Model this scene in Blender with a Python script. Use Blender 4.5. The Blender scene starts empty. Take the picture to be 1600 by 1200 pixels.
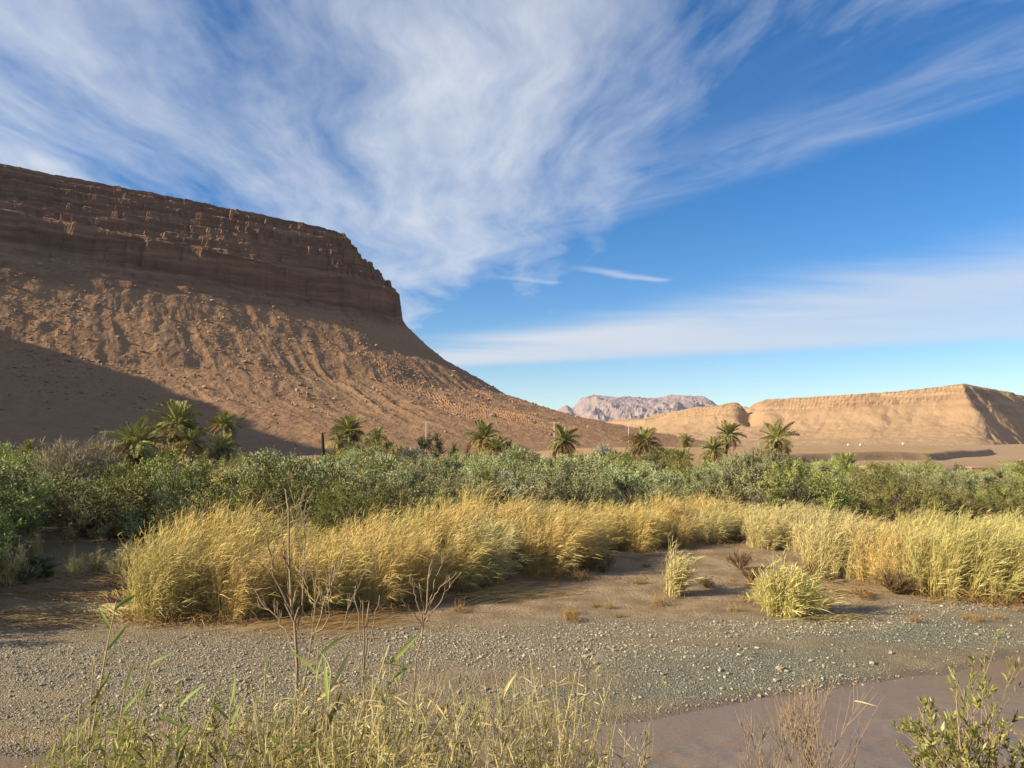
import bpy, math, random
import numpy as np
from mathutils import Matrix, Vector, Euler
R = math.radians
random.seed(7)
scene = bpy.context.scene
COL = scene.collection

# ------------------------------------------------------------------ camera
FPX = 1202.0                       # focal length in pixels of the 1600 wide photograph
CAM_Z = 6.0
PITCH = math.atan(90 / FPX)
cam_d = bpy.data.cameras.new('camera')
cam_d.sensor_width = 36.0
cam_d.lens = 36.0 * FPX / 1600
cam_d.clip_start = 0.1
cam_d.clip_end = 40000
cam = bpy.data.objects.new('camera', cam_d)
COL.objects.link(cam)
cam.location = (0, 0, CAM_Z)
cam.rotation_euler = (R(90) + PITCH, 0, 0)
scene.camera = cam

# ------------------------------------------------------------------ light
SUN_EL, SUN_AZ = R(25), math.atan2(-0.94, -0.34)      # azimuth as atan2(x, y)
sun_dir = Vector((math.sin(SUN_AZ) * math.cos(SUN_EL), math.cos(SUN_AZ) * math.cos(SUN_EL), math.sin(SUN_EL)))
sun_d = bpy.data.lights.new('sun', 'SUN')
sun_d.energy = 4.3
sun_d.angle = R(0.5)
sun_d.color = (1.0, 0.87, 0.63)
sun = bpy.data.objects.new('sun', sun_d)
COL.objects.link(sun)
sun.rotation_euler = (-sun_dir).to_track_quat('-Z', 'Y').to_euler()

scene.view_settings.view_transform = 'Standard'
scene.view_settings.look = 'None'
scene.view_settings.exposure = 1.25
scene.view_settings.gamma = 1.0
scene.view_settings.use_curve_mapping = False
scene.cycles.use_denoising = True
scene.cycles.max_bounces = 5
scene.cycles.diffuse_bounces = 2
scene.cycles.transparent_max_bounces = 8
scene.cycles.volume_bounces = 0


class NT:
    """small helper around a node tree"""
    def __init__(self, tree):
        self.t = tree
        self.n = tree.nodes
        self.n.clear()

    def node(self, kind, **kw):
        nd = self.n.new(kind)
        for k, v in kw.items():
            setattr(nd, k, v)
        return nd

    def put(self, sock, v):
        if isinstance(v, bpy.types.NodeSocket):
            self.t.links.new(v, sock)
        elif v is not None:
            if isinstance(v, (tuple, list)) and len(v) == 3 and sock.type == 'RGBA':
                v = (*v, 1)
            sock.default_value = v

    def m(self, op, a, b=None, c=None, clamp=False):
        nd = self.node('ShaderNodeMath', operation=op, use_clamp=clamp)
        for i, v in enumerate((a, b, c)):
            if v is not None:
                self.put(nd.inputs[i], v)
        return nd.outputs[0]

    def ss(self, v, lo, hi, o0=0.0, o1=1.0):
        nd = self.node('ShaderNodeMapRange', interpolation_type='SMOOTHSTEP')
        for i, x in enumerate((v, lo, hi, o0, o1)):
            self.put(nd.inputs[i], x)
        return nd.outputs[0]

    def mix(self, f, a, b, blend='MIX'):
        nd = self.node('ShaderNodeMix', data_type='RGBA', blend_type=blend)
        self.put(nd.inputs['Factor'], f)
        self.put(nd.inputs[6], a)
        self.put(nd.inputs[7], b)
        return nd.outputs[2]

    def vec(self, x, y, z):
        nd = self.node('ShaderNodeCombineXYZ')
        for i, v in enumerate((x, y, z)):
            self.put(nd.inputs[i], v)
        return nd.outputs[0]

    def noise(self, v, scale, detail=4, rough=0.55, dist=0.0, lac=2.0, col=False):
        nd = self.node('ShaderNodeTexNoise')
        self.put(nd.inputs['Vector'], v)
        nd.inputs['Scale'].default_value = scale
        nd.inputs['Detail'].default_value = detail
        nd.inputs['Roughness'].default_value = rough
        nd.inputs['Lacunarity'].default_value = lac
        nd.inputs['Distortion'].default_value = dist
        return nd.outputs['Color' if col else 'Fac']

    def ramp(self, f, stops):
        nd = self.node('ShaderNodeValToRGB')
        self.put(nd.inputs[0], f)
        el = nd.color_ramp.elements
        while len(el) < len(stops):
            el.new(0.5)
        for e, (p, c) in zip(el, stops):
            e.position = p
            e.color = (*c, 1)
        return nd.outputs[0]


# ------------------------------------------------------------------ sky: Nishita + a high cirrus layer on a level plane
world = bpy.data.worlds.new('World')
scene.world = world
world.use_nodes = True
w = NT(world.node_tree)
sky = w.node('ShaderNodeTexSky', sky_type='NISHITA')
sky.sun_disc = False
sky.sun_elevation = SUN_EL
sky.sun_rotation = SUN_AZ
sky.altitude = 1200
sky.air_density = 1.0
sky.dust_density = 0.0
sky.ozone_density = 2.0
hs = w.node('ShaderNodeHueSaturation')
hs.inputs['Saturation'].default_value = 1.42
hs.inputs['Hue'].default_value = 0.506
hs.inputs['Value'].default_value = 1.25
w.put(hs.inputs['Color'], sky.outputs[0])
tc = w.node('ShaderNodeTexCoord')
sp = w.node('ShaderNodeSeparateXYZ')
w.put(sp.inputs[0], tc.outputs['Generated'])
zz = w.m('MAXIMUM', sp.outputs[2], 0.02)
U = w.m('DIVIDE', sp.outputs[0], zz)
V = w.m('DIVIDE', sp.outputs[1], zz)
across = w.m('MULTIPLY_ADD', V, 0.07, U)
wob = w.noise(w.vec(U, V, 0), 0.55, 3, 0.5)
acr2 = w.m('MULTIPLY_ADD', w.m('SUBTRACT', wob, 0.5), 1.0, across)
nA = w.noise(w.vec(acr2, w.m('MULTIPLY', V, 0.24), 0.37), 1.7, 8, 0.58, 0.15)
nF = w.noise(w.vec(w.m('MULTIPLY', acr2, 1.0), w.m('MULTIPLY', V, 0.42), 4.1), 5.0, 8, 0.66, 0.15)
nB = w.noise(w.vec(w.m('MULTIPLY', U, 0.35), w.m('MULTIPLY', V, 0.9), 9.7), 0.9, 7, 0.6, 0.5)
nAF = w.m('ADD', w.m('MULTIPLY', nA, 0.78), w.m('MULTIPLY', nF, 0.22))
# broad cirrus mass on the left
eL = w.m('SUBTRACT', w.m('MULTIPLY_ADD', V, -0.37, 1.45), U)
mL = w.ss(eL, -1.3, 1.0)
dL = w.m('MULTIPLY', w.m('SUBTRACT', w.m('MULTIPLY_ADD', mL, 0.40, w.m('MULTIPLY_ADD', nAF, 1.7, -0.36)), 0.68), 2.0, clamp=True)
# oblique streak with a sharp far edge
eS = w.m('SUBTRACT', 2.44, w.m('ADD', w.m('MULTIPLY', U, 0.8), w.m('MULTIPLY', V, 0.6)))
eS = w.m('MULTIPLY_ADD', w.m('SUBTRACT', nB, 0.5), 0.45, eS)
dS = w.m('MULTIPLY', w.ss(eS, -0.1, 0.2), w.ss(eS, 0.06, 0.65, 1.0, 0.12))
nS = w.noise(w.vec(w.m('MULTIPLY', w.m('ADD', w.m('MULTIPLY', U, 0.8), w.m('MULTIPLY', V, 0.6)), 3.2), w.m('MULTIPLY', w.m('SUBTRACT', w.m('MULTIPLY', V, 0.8), w.m('MULTIPLY', U, 0.6)), 1.1), 2.2), 1.6, 7, 0.6, 0.6)
dS = w.m('MULTIPLY', dS, w.ss(nS, 0.30, 0.72, 0.05, 0.42))
# low bank on the right
f1 = w.m('SUBTRACT', w.m('MULTIPLY_ADD', U, -0.468, 10.4), V)
f2 = w.m('SUBTRACT', V, w.m('MULTIPLY_ADD', U, -1.11, 6.9))
f2 = w.m('MULTIPLY_ADD', w.m('SUBTRACT', nB, 0.5), 2.6, f2)
dB = w.m('MULTIPLY', w.ss(f1, 0.0, 1.3), w.ss(f2, -0.8, 1.5))
dB = w.m('MULTIPLY', dB, w.ss(U, -0.5, 4.5, 1.0, 0.62))
dB = w.m('MULTIPLY', dB, w.ss(nB, 0.22, 0.6, 0.75, 1.05))
# two thin streaks
def streak(x0, y0, x1, y1, wd, amp):
    L = math.hypot(x1 - x0, y1 - y0); dx, dy = (x1 - x0) / L, (y1 - y0) / L
    a = w.m('ADD', w.m('MULTIPLY', w.m('SUBTRACT', U, x0), dx), w.m('MULTIPLY', w.m('SUBTRACT', V, y0), dy))
    b = w.m('ADD', w.m('MULTIPLY', w.m('SUBTRACT', U, x0), -dy), w.m('MULTIPLY', w.m('SUBTRACT', V, y0), dx))
    b = w.m('MULTIPLY_ADD', w.m('SUBTRACT', nF, 0.5), wd * 1.5, b)
    q = w.ss(w.m('ABSOLUTE', b), 0.0, wd, 1.0, 0.0)
    return w.m('MULTIPLY', w.m('MULTIPLY', q, w.m('MULTIPLY', w.ss(a, 0, L * 0.6), w.ss(a, L, L * 1.15, 1, 0))), amp)
d1 = streak(0.25, 4.29, 0.9, 4.72, 0.10, 0.5)
d2 = streak(-0.18, 4.55, 0.25, 4.8, 0.09, 0.35)
inv = lambda d: w.m('SUBTRACT', 1.0, d)
clear = inv(dL)
for d in (dS, dB, d1, d2):
    clear = w.m('MULTIPLY', clear, inv(d))
dens = w.m('MULTIPLY', inv(clear), w.ss(sp.outputs[2], 0.03, 0.1))
CLOUD = (5.9, 6.35, 7.1)
hz = w.ss(sp.outputs[2], 0.0, 0.3, 0.0, 1.0)
skyc = w.mix(dens, hs.outputs[0], CLOUD)
bg = w.node('ShaderNodeBackground')
bg.inputs['Strength'].default_value = 0.05
w.put(bg.inputs['Color'], skyc)
wo = w.node('ShaderNodeOutputWorld')
w.put(wo.inputs['Surface'], bg.outputs[0])

# ------------------------------------------------------------------ numpy noise
def _hash(ix, iy, seed):
    h = (ix.astype(np.int64) * 374761393 + iy.astype(np.int64) * 668265263 + seed * 1442695041) & 0xFFFFFFFF
    h = ((h ^ (h >> 13)) * 1274126177) & 0xFFFFFFFF
    h = ((h ^ (h >> 16)) * 2246822519) & 0xFFFFFFFF
    return ((h ^ (h >> 15)) & 0xFFFFFF) / float(0xFFFFFF)

def vnoise(x, y, seed=0):
    ix = np.floor(x); iy = np.floor(y)
    fx = x - ix; fy = y - iy
    fx = fx * fx * fx * (fx * (fx * 6 - 15) + 10)
    fy = fy * fy * fy * (fy * (fy * 6 - 15) + 10)
    a = _hash(ix, iy, seed); b = _hash(ix + 1, iy, seed)
    c = _hash(ix, iy + 1, seed); d = _hash(ix + 1, iy + 1, seed)
    return (a + (b - a) * fx) * (1 - fy) + (c + (d - c) * fx) * fy          # 0..1

def fbm(x, y, octv=4, seed=0, gain=0.5, ridged=False):
    x = np.asarray(x, float); y = np.asarray(y, float)
    s = 0; a = 1; tot = 0
    for o in range(octv):
        n = vnoise(x + 17.3 * o, y - 9.1 * o, seed + o)
        n = 1 - 2 * np.abs(2 * n - 1) if ridged else 2 * n - 1
        s = s + a * n; tot += a; a *= gain
        x, y = (x * 0.8 - y * 0.6) * 2.03, (x * 0.6 + y * 0.8) * 2.03
    return s / tot

def sstep(v, lo, hi):
    t = np.clip((np.asarray(v, float) - lo) / (hi - lo), 0, 1)
    return t * t * (3 - 2 * t)

# ------------------------------------------------------------------ mesh helpers
def new_mesh(name, V, F, mats=(), tint=None, smooth=False, attrs=None):
    """F: int array (n,3) or (n,4)"""
    V = np.asarray(V, np.float32).reshape(-1, 3)
    F = np.asarray(F, np.int32)
    me = bpy.data.meshes.new(name)
    me.vertices.add(len(V)); me.vertices.foreach_set('co', V.ravel())
    k = F.shape[1]
    me.loops.add(F.size); me.loops.foreach_set('vertex_index', F.ravel())
    me.polygons.add(len(F))
    me.polygons.foreach_set('loop_start', np.arange(0, F.size, k, dtype=np.int32))
    me.polygons.foreach_set('loop_total', np.full(len(F), k, np.int32))
    me.polygons.foreach_set('use_smooth', np.full(len(F), smooth, bool))
    if tint is not None:
        a = me.attributes.new('tint', 'FLOAT', 'POINT')
        a.data.foreach_set('value', np.asarray(tint, np.float32).ravel())
    for nm, val in (attrs or {}).items():
        a = me.attributes.new(nm, 'FLOAT', 'POINT')
        a.data.foreach_set('value', np.asarray(val, np.float32).ravel())
    for m in mats:
        me.materials.append(m)
    me.update(); me.validate()
    return me

class MB:
    """collects quads"""
    def __init__(self):
        self.v = []; self.f = []; self.t = []; self.n = 0

    def add(self, V, F, tint=0.5):
        V = np.asarray(V, float).reshape(-1, 3)
        self.v.append(V); self.f.append(np.asarray(F, int) + self.n)
        self.t.append(np.broadcast_to(np.asarray(tint, float), (len(V),)))
        self.n += len(V)

    def ribbons(self, P, W, side, tint=None):
        """P (N,K,3), W (N,K) half widths, side (N,3)"""
        N, K = P.shape[:2]
        off = side[:, None, :] * W[:, :, None]
        V = np.stack([P - off, P + off], 2)                       # N,K,2,3
        i = (np.arange(N)[:, None] * K + np.arange(K - 1)[None, :]) * 2
        F = np.stack([i, i + 1, i + 3, i + 2], -1).reshape(-1, 4)
        t = np.random.rand(N) if tint is None else np.broadcast_to(tint, (N,))
        self.add(V, F, np.repeat(t, K * 2))

    def tubes(self, P, Rd, sides=5, tint=None):
        """P (N,K,3), Rd (N,K)"""
        N, K = P.shape[:2]
        T = np.gradient(P, axis=1)
        T /= np.linalg.norm(T, axis=2, keepdims=True) + 1e-9
        ref = np.where(np.abs(T[..., 2:3]) > 0.9, np.array([1., 0, 0]), np.array([0, 0, 1.]))
        ref = np.broadcast_to(ref[:, :1], T.shape)
        A = np.cross(T, ref); A /= np.linalg.norm(A, axis=2, keepdims=True) + 1e-9
        B = np.cross(T, A)
        ang = np.arange(sides) * 2 * math.pi / sides
        V = P[:, :, None] + (A[:, :, None] * np.cos(ang)[:, None] + B[:, :, None] * np.sin(ang)[:, None]) * Rd[:, :, None, None]
        i = (np.arange(N)[:, None, None] * K + np.arange(K - 1)[None, :, None]) * sides
        j = np.arange(sides)[None, None, :]; j2 = (j + 1) % sides
        F = np.stack([i + j, i + j2, i + sides + j2, i + sides + j], -1).reshape(-1, 4)
        t = np.random.rand(N) if tint is None else np.broadcast_to(tint, (N,))
        self.add(V, F, np.repeat(t, K * sides))

    def cards(self, C, D, S, L, W, tint):
        """diamond leaves: centre base C, direction D, side S, length L, half width W  (all N)"""
        L = np.broadcast_to(L, (len(C),))[:, None]; W = np.broadcast_to(W, (len(C),))[:, None]
        V = np.stack([C, C + D * L * 0.45 + S * W, C + D * L, C + D * L * 0.45 - S * W], 1)
        F = np.arange(len(C) * 4).reshape(-1, 4)
        self.add(V, F, np.repeat(np.broadcast_to(tint, (len(C),)), 4))

    def mesh(self, name, mats, smooth=False):
        return new_mesh(name, np.concatenate(self.v), np.concatenate(self.f), mats, np.concatenate(self.t), smooth)

def unit(a):
    return a / (np.linalg.norm(a, axis=-1, keepdims=True) + 1e-9)

def rdir(n):
    return unit(np.random.randn(n, 3))

def tag(o, label=None, cat=None, group=None, kind=None):
    for k, v in (('label', label), ('category', cat), ('group', group), ('kind', kind)):
        if v: o[k] = v
    return o

def obj(name, me, parent=None, loc=None):
    o = bpy.data.objects.new(name, me)
    COL.objects.link(o)
    if parent is not None: o.parent = parent
    if loc is not None: o.location = loc
    return o

def thing(name, label, cat, loc, group=None, rz=0.0, scale=1.0):
    o = bpy.data.objects.new(name, None)
    COL.objects.link(o)
    o.empty_display_size = 0.3
    o.location = loc; o.rotation_euler = (0, 0, rz)
    o.scale = (scale,) * 3 if not isinstance(scale, tuple) else scale
    return tag(o, label, cat, group)

def grid_faces(ni, nj):
    i, j = np.meshgrid(np.arange(ni - 1), np.arange(nj - 1), indexing='ij')
    a = (i * nj + j).ravel()
    return np.stack([a, a + nj, a + nj + 1, a + 1], -1)

# ------------------------------------------------------------------ picture geometry: a pixel gives a direction
cp, spn = math.cos(PITCH), math.sin(PITCH)
def ray(px, py):
    x = (px - 800) / FPX; y = (600 - py) / FPX
    fy = cp - y * spn; fz = spn + y * cp
    return x / fy, fz / fy                                   # X per metre of Y, Z per metre of Y
def at(px, py, Y):
    a, b = ray(px, py)
    return a * Y, Y, CAM_Z + b * Y
def on_ground(px, py):
    a, b = ray(px, py)
    Y = 30.0
    for _ in range(30):
        g = float(ground_z(np.array([a * Y]), np.array([Y]))[0])
        Y = 0.5 * Y + 0.5 * (g - CAM_Z) / b
    return a * Y, Y, g

# ------------------------------------------------------------------ materials
def principled(t, col, rough=0.8, spec=0.3, normal=None):
    b = t.node('ShaderNodeBsdfPrincipled')
    t.put(b.inputs['Base Color'], col)
    t.put(b.inputs['Roughness'], rough)
    t.put(b.inputs['Specular IOR Level'], spec)
    if normal is not None: t.put(b.inputs['Normal'], normal)
    return b.outputs[0]

def out(t, sh):
    o = t.node('ShaderNodeOutputMaterial')
    t.put(o.inputs['Surface'], sh)

def bump(t, h, strength, dist):
    b = t.node('ShaderNodeBump')
    b.inputs['Strength'].default_value = strength
    b.inputs['Distance'].default_value = dist
    t.put(b.inputs['Height'], h)
    return b.outputs[0]

def mat(name):
    m = bpy.data.materials.new(name)
    m.use_nodes = True
    return m, NT(m.node_tree)

def attr(t, name):
    a = t.node('ShaderNodeAttribute')
    a.attribute_name = name
    return a.outputs['Fac']

def leaf_mat(name, c0, c1, var=0.25, trans=0.25, rough=0.6, spec=0.08):
    """colour from the per-leaf tint, shifted a little from plant to plant"""
    m, t = mat(name)
    oi = t.node('ShaderNodeObjectInfo')
    c = t.mix(attr(t, 'tint'), c0, c1)
    h = t.node('ShaderNodeHueSaturation')
    t.put(h.inputs['Color'], c)
    t.put(h.inputs['Hue'], t.m('MULTIPLY_ADD', t.m('SUBTRACT', oi.outputs['Random'], 0.5), 0.05 * var / 0.25, 0.5))
    t.put(h.inputs['Value'], t.m('MULTIPLY_ADD', t.m('SUBTRACT', oi.outputs['Random'], 0.5), var * 2, 1.0))
    b = principled(t, h.outputs[0], rough, spec)
    if trans > 0:
        tr = t.node('ShaderNodeBsdfTranslucent')
        t.put(tr.inputs['Color'], h.outputs[0])
        mx = t.node('ShaderNodeMixShader')
        mx.inputs[0].default_value = trans
        t.t.links.new(b, mx.inputs[1]); t.t.links.new(tr.outputs[0], mx.inputs[2])
        b = mx.outputs[0]
    out(t, b)
    return m

def bark_mat(name, c0, c1, scale=14):
    m, t = mat(name)
    g = t.node('ShaderNodeNewGeometry')
    n = t.noise(g.outputs['Position'], scale, 5, 0.6)
    out(t, principled(t, t.mix(n, c0, c1), 0.9, 0.15, bump(t, n, 0.5, 0.02)))
    return m

M = {}
M['olive'] = leaf_mat('olive_leaf', (0.085, 0.095, 0.042), (0.46, 0.45, 0.22), 0.30, 0.06)
M['grove'] = leaf_mat('grove_leaf', (0.058, 0.072, 0.022), (0.40, 0.385, 0.125), 0.32, 0.06)
M['sage'] = leaf_mat('sage_leaf', (0.16, 0.15, 0.09), (0.38, 0.36, 0.24), 0.15, 0.15)
M['lime'] = leaf_mat('tamarisk_leaf', (0.13, 0.14, 0.035), (0.27, 0.26, 0.08), 0.12, 0.22)
M['dark'] = leaf_mat('dark_leaf', (0.022, 0.036, 0.014), (0.065, 0.09, 0.035), 0.2, 0.1)
M['palm'] = leaf_mat('palm_leaflet', (0.145, 0.15, 0.045), (0.42, 0.385, 0.135), 0.12, 0.15, 0.5, 0.2)
M['palm_dry'] = leaf_mat('dry_palm_leaflet', (0.20, 0.12, 0.05), (0.36, 0.24, 0.10), 0.15, 0.15)
M['reed'] = leaf_mat('reed_straw', (0.38, 0.27, 0.09), (0.74, 0.57, 0.22), 0.08, 0.10)
M['reed_pale'] = leaf_mat('pale_reed_straw', (0.37, 0.295, 0.12), (0.66, 0.56, 0.265), 0.08, 0.10)
M['reed_green'] = leaf_mat('green_reed', (0.32, 0.27, 0.09), (0.64, 0.545, 0.21), 0.1, 0.10)
M['reed_dead'] = leaf_mat('dead_reed', (0.20, 0.12, 0.045), (0.42, 0.28, 0.11), 0.1, 0.1)
M['twig'] = leaf_mat('twig', (0.20, 0.15, 0.09), (0.38, 0.31, 0.21), 0.1, 0.0)
M['twig_grey'] = leaf_mat('grey_twig', (0.20, 0.175, 0.14), (0.38, 0.35, 0.30), 0.1, 0.0)
M['twig_brown'] = leaf_mat('brown_twig', (0.13, 0.085, 0.045), (0.27, 0.18, 0.09), 0.1, 0.0)
M['weed'] = leaf_mat('weed_leaf', (0.07, 0.08, 0.015), (0.40, 0.35, 0.10), 0.25, 0.25)
M['fresh'] = leaf_mat('fresh_reed_leaf', (0.16, 0.24, 0.05), (0.36, 0.40, 0.12), 0.12, 0.35)
M['straw'] = leaf_mat('dry_grass', (0.31, 0.24, 0.095), (0.56, 0.46, 0.22), 0.1, 0.25)
M['oleander'] = leaf_mat('oleander_leaf', (0.10, 0.105, 0.02), (0.38, 0.33, 0.09), 0.12, 0.25, 0.45, 0.4)
M['bark'] = bark_mat('bark', (0.07, 0.05, 0.035), (0.17, 0.13, 0.09))
M['palm_bark'] = bark_mat('palm_bark', (0.11, 0.075, 0.04), (0.26, 0.18, 0.10), 9)
M['sapling'] = bark_mat('sapling_bark', (0.18, 0.125, 0.075), (0.38, 0.285, 0.18), 40)
M['char'] = bark_mat('charred_wood', (0.015, 0.012, 0.01), (0.05, 0.04, 0.03), 10)
M['drift'] = bark_mat('driftwood', (0.45, 0.35, 0.22), (0.70, 0.58, 0.40), 25)

# ------------------------------------------------------------------ ground: river bed, beach, terrace, valley floor, near bank
SX = np.array([-400, -60, -10.4, -5, -0.8, 2.3, 5.9, 10.4, 12.7, 16, 30, 70, 400.])
SY = np.array([6, 12, 15.5, 16.0, 16.7, 17.4, 19.0, 20.8, 21.6, 23.2, 28, 36, 60.])
WATER_Z = -0.15
def shore(X):
    return np.interp(X, SX, SY) + 0.35 * fbm(X * 0.35, X * 0 + 3.3, 3, 5) + 0.12 * fbm(X * 2.1, X * 0 + 8.1, 2, 6)
def ground_z(X, Y):
    X = np.asarray(X, float); Y = np.asarray(Y, float)
    s = Y - shore(X)
    beach = 0.30 * (1 - np.exp(-np.maximum(s, 0) / 3.5))
    bed = np.maximum(np.minimum(s, 0) * 0.10, -0.7)
    z = WATER_Z + beach + bed + 0.006
    near = 1 - sstep(Y, 70, 140)
    z = z + np.where(s > 0, 1, 0) * near * sstep(s, 0, 2) * (0.09 * fbm(X * 0.22, Y * 0.6, 4, 11) + 0.045 * fbm(X * 1.1, Y * 1.9, 4, 12, 0.6))
    z = z + 0.55 * sstep(Y - 0.25 * X, 24, 44)
    da = (X - 9.9) * 0.5 + (Y - 28.6) * -0.866; db = (X - 9.9) * 0.866 + (Y - 28.6) * 0.5 + 0.12 * fbm(Y * 1.2, X * 0, 2, 19)
    z = z - 0.16 * np.exp(-(db / 0.13) ** 2) * (1 - sstep(np.abs(da), 1.3, 1.9)) * near
    z = z + 1.3 * fbm(X / 60, Y / 60, 5, 21) * sstep(Y, 130, 260)
    z = z + 2.0 * sstep(Y, 250, 640) * sstep(X, 40, 180)
    bank = 4.35 - 0.48 * np.maximum(Y - 1.5 - 0.4 * fbm(X * 0.3, Y * 0.2, 3, 31), 0) + 0.10 * fbm(X * 1.3, Y * 1.3, 3, 32)
    return np.where(Y < 14, np.maximum(bank, z), z)

def axis(lo, hi, step, far, grow=1.12):
    a = list(np.arange(lo, hi + 1e-6, step))
    s = step; x = a[-1]
    while x < far[1]:
        s *= grow; x += s; a.append(x)
    s = step; x = a[0]; pre = []
    while x > far[0]:
        s *= grow; x -= s; pre.append(x)
    return np.array(pre[::-1] + a)
gx = axis(-22, 28, 0.19, (-9500, 9500))
gy = axis(13.5, 46, 0.18, (-120, 9600), 1.09)
GX, GY = np.meshgrid(gx, gy, indexing='ij')
GZ = ground_z(GX, GY)
s_ = GY - shore(GX)
a_gravel = sstep(s_, -0.5, 0.3) * (1 - sstep(GY - 0.2 * np.maximum(GX, 0) + 1.6 * fbm(GX * 0.25, GY * 0.5, 4, 41), 24.3, 26.8))
a_gravel = a_gravel * (0.35 + 0.65 * sstep(fbm(GX * 0.16, GY * 0.85, 4, 42), -0.35, 0.2))
green = np.exp(-((GX - 6.5 - (GY - 20) * 1.1) / 6.0) ** 2) * sstep(s_, 0.1, 0.9) * (1 - sstep(s_ + 0.7 * fbm(GX * 0.3, GY * 0.5, 3, 43), 3.2, 4.6))
a_wet = 1 - sstep(s_ + 0.15 * fbm(GX, GY, 3, 44), 0.1, 0.7)
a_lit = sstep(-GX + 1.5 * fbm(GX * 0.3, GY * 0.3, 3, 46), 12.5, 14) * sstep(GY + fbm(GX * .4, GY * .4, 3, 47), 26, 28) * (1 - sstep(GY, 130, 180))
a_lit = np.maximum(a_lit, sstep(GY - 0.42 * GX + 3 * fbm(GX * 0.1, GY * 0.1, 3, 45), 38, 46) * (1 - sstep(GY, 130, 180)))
a_far = sstep(GY, 130, 200)

m_ground, t = mat('ground')
g = t.node('ShaderNodeNewGeometry'); pos = g.outputs['Position']
n1 = t.noise(pos, 0.9, 5, 0.6); n2 = t.noise(pos, 9, 4, 0.65); n3 = t.noise(pos, 38, 3, 0.7)
sand = t.mix(t.ss(n1, 0.3, 0.7), (0.20, 0.135, 0.075), (0.36, 0.255, 0.148))
sand = t.mix(t.ss(n2, 0.4, 0.75, 0.0, 0.6), sand, (0.15, 0.10, 0.06))  # mottled sand; dark patches also put small plants' shade into the colour
vo = t.node('ShaderNodeTexVoronoi'); vo.inputs['Scale'].default_value = 26; t.put(vo.inputs['Vector'], pos)
vsep = t.node('ShaderNodeSeparateColor'); t.put(vsep.inputs[0], vo.outputs['Color'])
peb = vsep.outputs[0]
dome = t.m('SUBTRACT', 1.0, t.m('MULTIPLY', vo.outputs['Distance'], 1.3))
grav = t.ramp(peb, [(0.0, (0.17, 0.135, 0.088)), (0.45, (0.31, 0.255, 0.172)), (0.8, (0.42, 0.352, 0.24)), (1.0, (0.58, 0.50, 0.36))])
gg = t.ramp(peb, [(0.0, (0.15, 0.148, 0.105)), (0.5, (0.25, 0.242, 0.175)), (1.0, (0.40, 0.38, 0.28))])
grav = t.mix(attr(t, 'green'), grav, gg)
c = t.mix(attr(t, 'gravel'), sand, grav)
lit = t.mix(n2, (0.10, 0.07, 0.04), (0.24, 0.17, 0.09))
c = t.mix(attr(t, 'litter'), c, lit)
nf = t.noise(pos, 0.05, 6, 0.65)
far = t.mix(nf, (0.28, 0.172, 0.09), (0.41, 0.27, 0.15))
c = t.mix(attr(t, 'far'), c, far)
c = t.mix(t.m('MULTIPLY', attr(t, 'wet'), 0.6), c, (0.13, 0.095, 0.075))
rough = t.m('SUBTRACT', 0.92, t.m('MULTIPLY', attr(t, 'wet'), 0.35))
hgt = t.m('ADD', t.m('MULTIPLY', t.m('ADD', n3, t.m('MULTIPLY', dome, 1.2)), t.m('MULTIPLY_ADD', attr(t, 'gravel'), 0.85, 0.12)), n2)
out(t, principled(t, c, rough, 0.25, bump(t, hgt, 1.0, 0.10)))
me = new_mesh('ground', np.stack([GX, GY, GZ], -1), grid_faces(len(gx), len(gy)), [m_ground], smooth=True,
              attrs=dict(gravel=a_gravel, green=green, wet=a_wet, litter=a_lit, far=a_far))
tag(obj('ground', me), 'sandy and gravelly valley floor with the river bank', 'ground', kind='structure')

# ------------------------------------------------------------------ river
wx = axis(-14, 18, 0.11, (-60, 60), 1.25); wy = axis(12, 24.5, 0.09, (2, 45), 1.3)
WX, WY = np.meshgrid(wx, wy, indexing='ij')
fr = 0.94; ca, sa = math.cos(R(20)), math.sin(R(20))
ua = WX * ca + WY * sa; va = -WX * sa + WY * ca
calm = sstep(shore(WX) - WY, 0.2, 3.0)
WZ = WATER_Z + calm * (0.055 * fbm(ua * 1.1, va * 2.3, 3, 51, 0.5) + 0.034 * fbm(ua * 1.6 + 3, va * 2.9, 2, 52, ridged=True) + 0.02 * fbm(ua * 0.5, va * 0.9, 2, 53))
m_water, t = mat('muddy_water')
g = t.node('ShaderNodeNewGeometry')
mp = t.node('ShaderNodeMapping'); mp.inputs['Rotation'].default_value = (0, 0, R(-20)); mp.inputs['Scale'].default_value = (1, 2.4, 1)
t.put(mp.inputs[0], g.outputs['Position'])
nw = t.noise(mp.outputs[0], 7, 3, 0.6)
nc = t.noise(mp.outputs[0], 0.35, 3, 0.5)
out(t, principled(t, t.mix(nc, (0.165, 0.108, 0.062), (0.21, 0.142, 0.086)), 0.07, 0.5, bump(t, nw, 0.5, 0.04)))
me = new_mesh('river', np.stack([WX, WY, WZ], -1), grid_faces(len(wx), len(wy)), [m_water], smooth=True)
tag(obj('river', me), 'muddy brown river with small ripples', 'river', kind='structure')

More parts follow.
